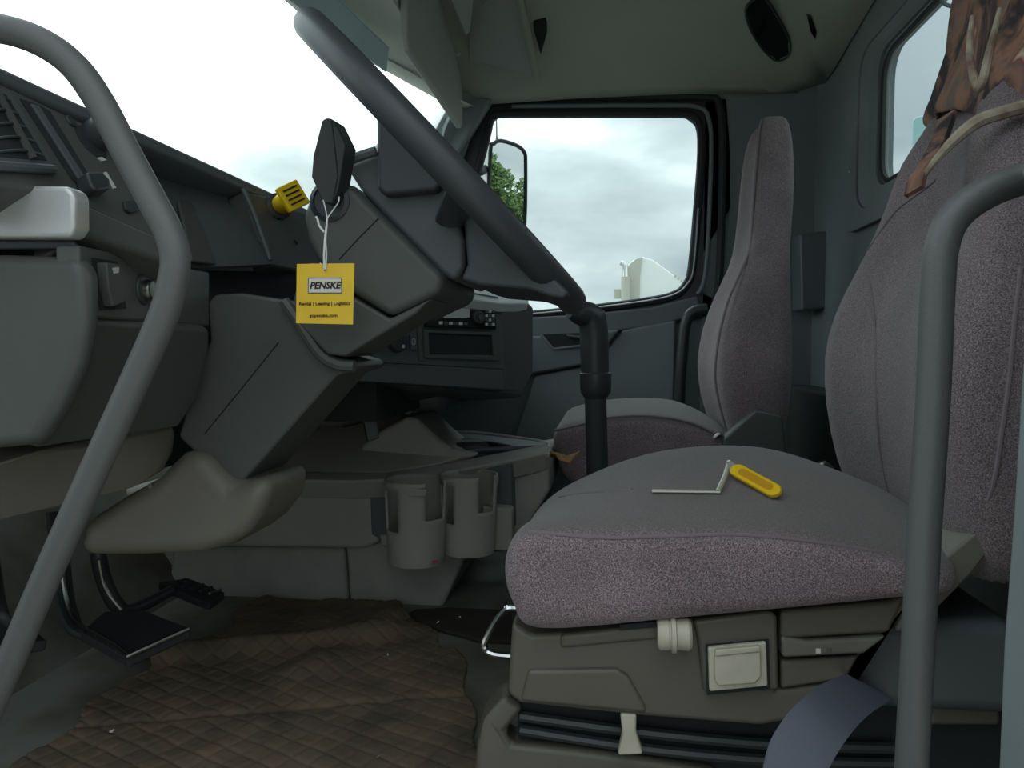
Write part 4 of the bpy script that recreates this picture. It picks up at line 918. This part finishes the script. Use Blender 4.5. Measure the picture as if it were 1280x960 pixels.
obj('mirror_arm', MB().tube([cc-mn*.07+Vector((0, 0, .12)), P(603, 215, 2.66), P(590, 205, 2.57)], .012, 8), 'rubber', mr_)
an = thing('antenna', P(621, 215, 2.9), 'thin whip antenna rising above the far door mirror', 'antenna')
obj('whip', MB().tube([P(621, 200, 2.9), P(621, 175, 2.9), P(620.5, 146, 2.9)], [.004, .003, .002], 8, smooth=0), 'plastic', an)
obj('antenna_base', MB().tube([P(621, 215, 2.9), P(621, 190, 2.9), P(621, 172, 2.9)], [.012, .010, .004], 10, smooth=0), 'plastic', an)
obj('antenna_bracket', MB().tube([P(621, 213, 2.9), P(628, 225, 2.87), mo-mn*.05], .007, 8, smooth=0), 'rubber', an)

# semi truck beyond the far window
GZ = -1.22
Yt = 14.0
tk = thing('semi_truck', (P(825, 400, Yt).x, Yt+1, GZ), 'white truck with roof fairing and exhaust stack beyond the far window', 'truck')
prof = pp([(783, 338), (786, 330), (793, 324), (803, 321), (815, 324), (835, 338), (853, 353), (866, 366), (872, 380), (905, 400), (905, 402)], Yt)
pb = [Vector((prof[-1].x, Yt, GZ+.7)), Vector((prof[0].x+.05, Yt, GZ+.7))]
obj('cab', MB().plate(prof+pb, (0, 2.3, 0)), 'whitepaint', tk, bevel=.08)
obj('cab_extender', MB().plate(pp([(782, 340), (786, 331), (794, 324), (803, 321), (800, 345), (799, 400), (783, 400)], Yt-.04), (0, .04, 0)), 'greypaint', tk, bevel=.01)
obj('exhaust_stack', MB().tube([P(782, 470, Yt-.15), P(782, 400, Yt-.15), P(781.5, 340, Yt-.15), P(780, 331, Yt-.15), P(776, 328, Yt-.15)], [.075, .075, .05, .05, .05], 12, smooth=3), 'chrome', tk)
obj('heat_shield', MB().tube([P(782, 420, Yt-.16), P(782, 346, Yt-.16)], .08, 12, smooth=0), 'greypaint', tk)
obj('stack_bracket', MB().box(P(768, 373, Yt-.1), P(778, 362, Yt)), 'greypaint', tk)
obj('grab_rail', MB().tube(pp([(804, 376), (810, 372), (850, 370), (857, 374)], Yt-.06), .02, 8), 'silver', tk)
for k in range(4): obj('roof_marker', MB().box(P(843+k*4, 346+k*3, Yt-.02), P(845+k*4, 344+k*3, Yt+.02)), 'greypaint', tk)
for xw in (.5, 2.6):
    obj('wheel', MB().lathe((prof[0].x+xw-.2, Yt-.02, GZ+.5), (0, 1, 0), [(0, .3), (.02, .5), (.28, .5), (.3, .3)], 28), 'rubber', tk)
obj('chassis', MB().box((prof[0].x-.8, Yt+.3, GZ+.5), (prof[-1].x, Yt+2.0, GZ+.75)), 'black', tk)
# teal topped truck behind
tw = thing('box_truck', (P(1190, 160, 7.4).x, 7.4, GZ), 'pale teal and white truck roof showing through the rear window', 'truck')
x0 = P(1140, 160, 7.4).x
obj('cab_roof', MB().plate([Vector((x0, 7.4, P(1146, 172, 7.4).z)), P(1140, 150, 7.4), P(1145, 145, 7.4), P(1162, 142, 7.4), Vector((x0+.5, 7.4, P(1146, 141, 7.4).z)), Vector((x0+.5, 7.4, GZ+.8)), Vector((x0, 7.4, GZ+.8))], (1.1, 2.2, 0)), 'teal', tw, bevel=.03)
cx0 = P(1166, 130, 7.9).x; cz1 = P(1168, 122, 7.9).z
obj('cargo_box', MB().plate([(cx0, 7.9, GZ+.8), (cx0+4, 7.9, GZ+.8), (cx0+4, 7.9, cz1), (cx0, 7.9, cz1)], (1.3, 2.3, 0)), 'whitepaint', tw, bevel=.03)
for xw in (.5, 3.6): obj('wheel', MB().lathe((x0+xw, 7.5, GZ+.45), (0, 1, 0), [(0, .3), (.02, .45), (.28, .45), (.3, .3)], 24), 'rubber', tw)
obj('chassis', MB().box((x0+.2, 7.7, GZ+.4), (x0+4.4, 9.6, GZ+.82)), 'black', tw)
# trees seen in the mirror
def tree(p, hgt, rad, seed, lab):
    rnd = random.Random(seed)
    o = thing('tree', p, lab, 'tree', 'trees in the mirror')
    obj('trunk', MB().tube([p, p+Vector((.1, 0, hgt*.35)), p+Vector((0, .1, hgt*.7))], [.25, .2, .1], 10), 'bark', o)
    mb = MB()
    for _ in range(7000):
        th = rnd.uniform(0, 2*PI); u = rnd.uniform(-1, 1); rr = rad*(rnd.random()**.4); s_ = math.sqrt(1-u*u)
        c = p+Vector((rr*s_*math.cos(th), rr*s_*math.sin(th), hgt*.52+rr*u*hgt*.48/rad))
        c += Vector((mnoise.noise(c*.6), mnoise.noise(c*.6+Vector((9, 0, 0))), mnoise.noise(c*.6+Vector((0, 9, 0)))))*1.2
        a = Vector((rnd.gauss(0, 1), rnd.gauss(0, 1), rnd.gauss(0, 1))).normalized()*.20; b = a.orthogonal().normalized()*.14
        mb.add([c-a, c+b, c+a, c-b], [(0, 1, 2, 3)])
    tag(obj('foliage', mb, 'leaf', o, smooth=False), kind='stuff')
h_ = Vector((refl.x, refl.y, 0)).normalized(); s_ = Vector((-h_.y, h_.x, 0))
for i, (d_, off, hgt, rad, lab) in enumerate([(55, -1.5, 6.3, 2.4, 'taller green tree on the left in the far door mirror'), (64, 2.4, 6.0, 2.7, 'lower green tree on the right in the far door mirror')]):
    q = mo+h_*d_+s_*off; tree(Vector((q.x, q.y, GZ)), hgt, rad, i, lab)
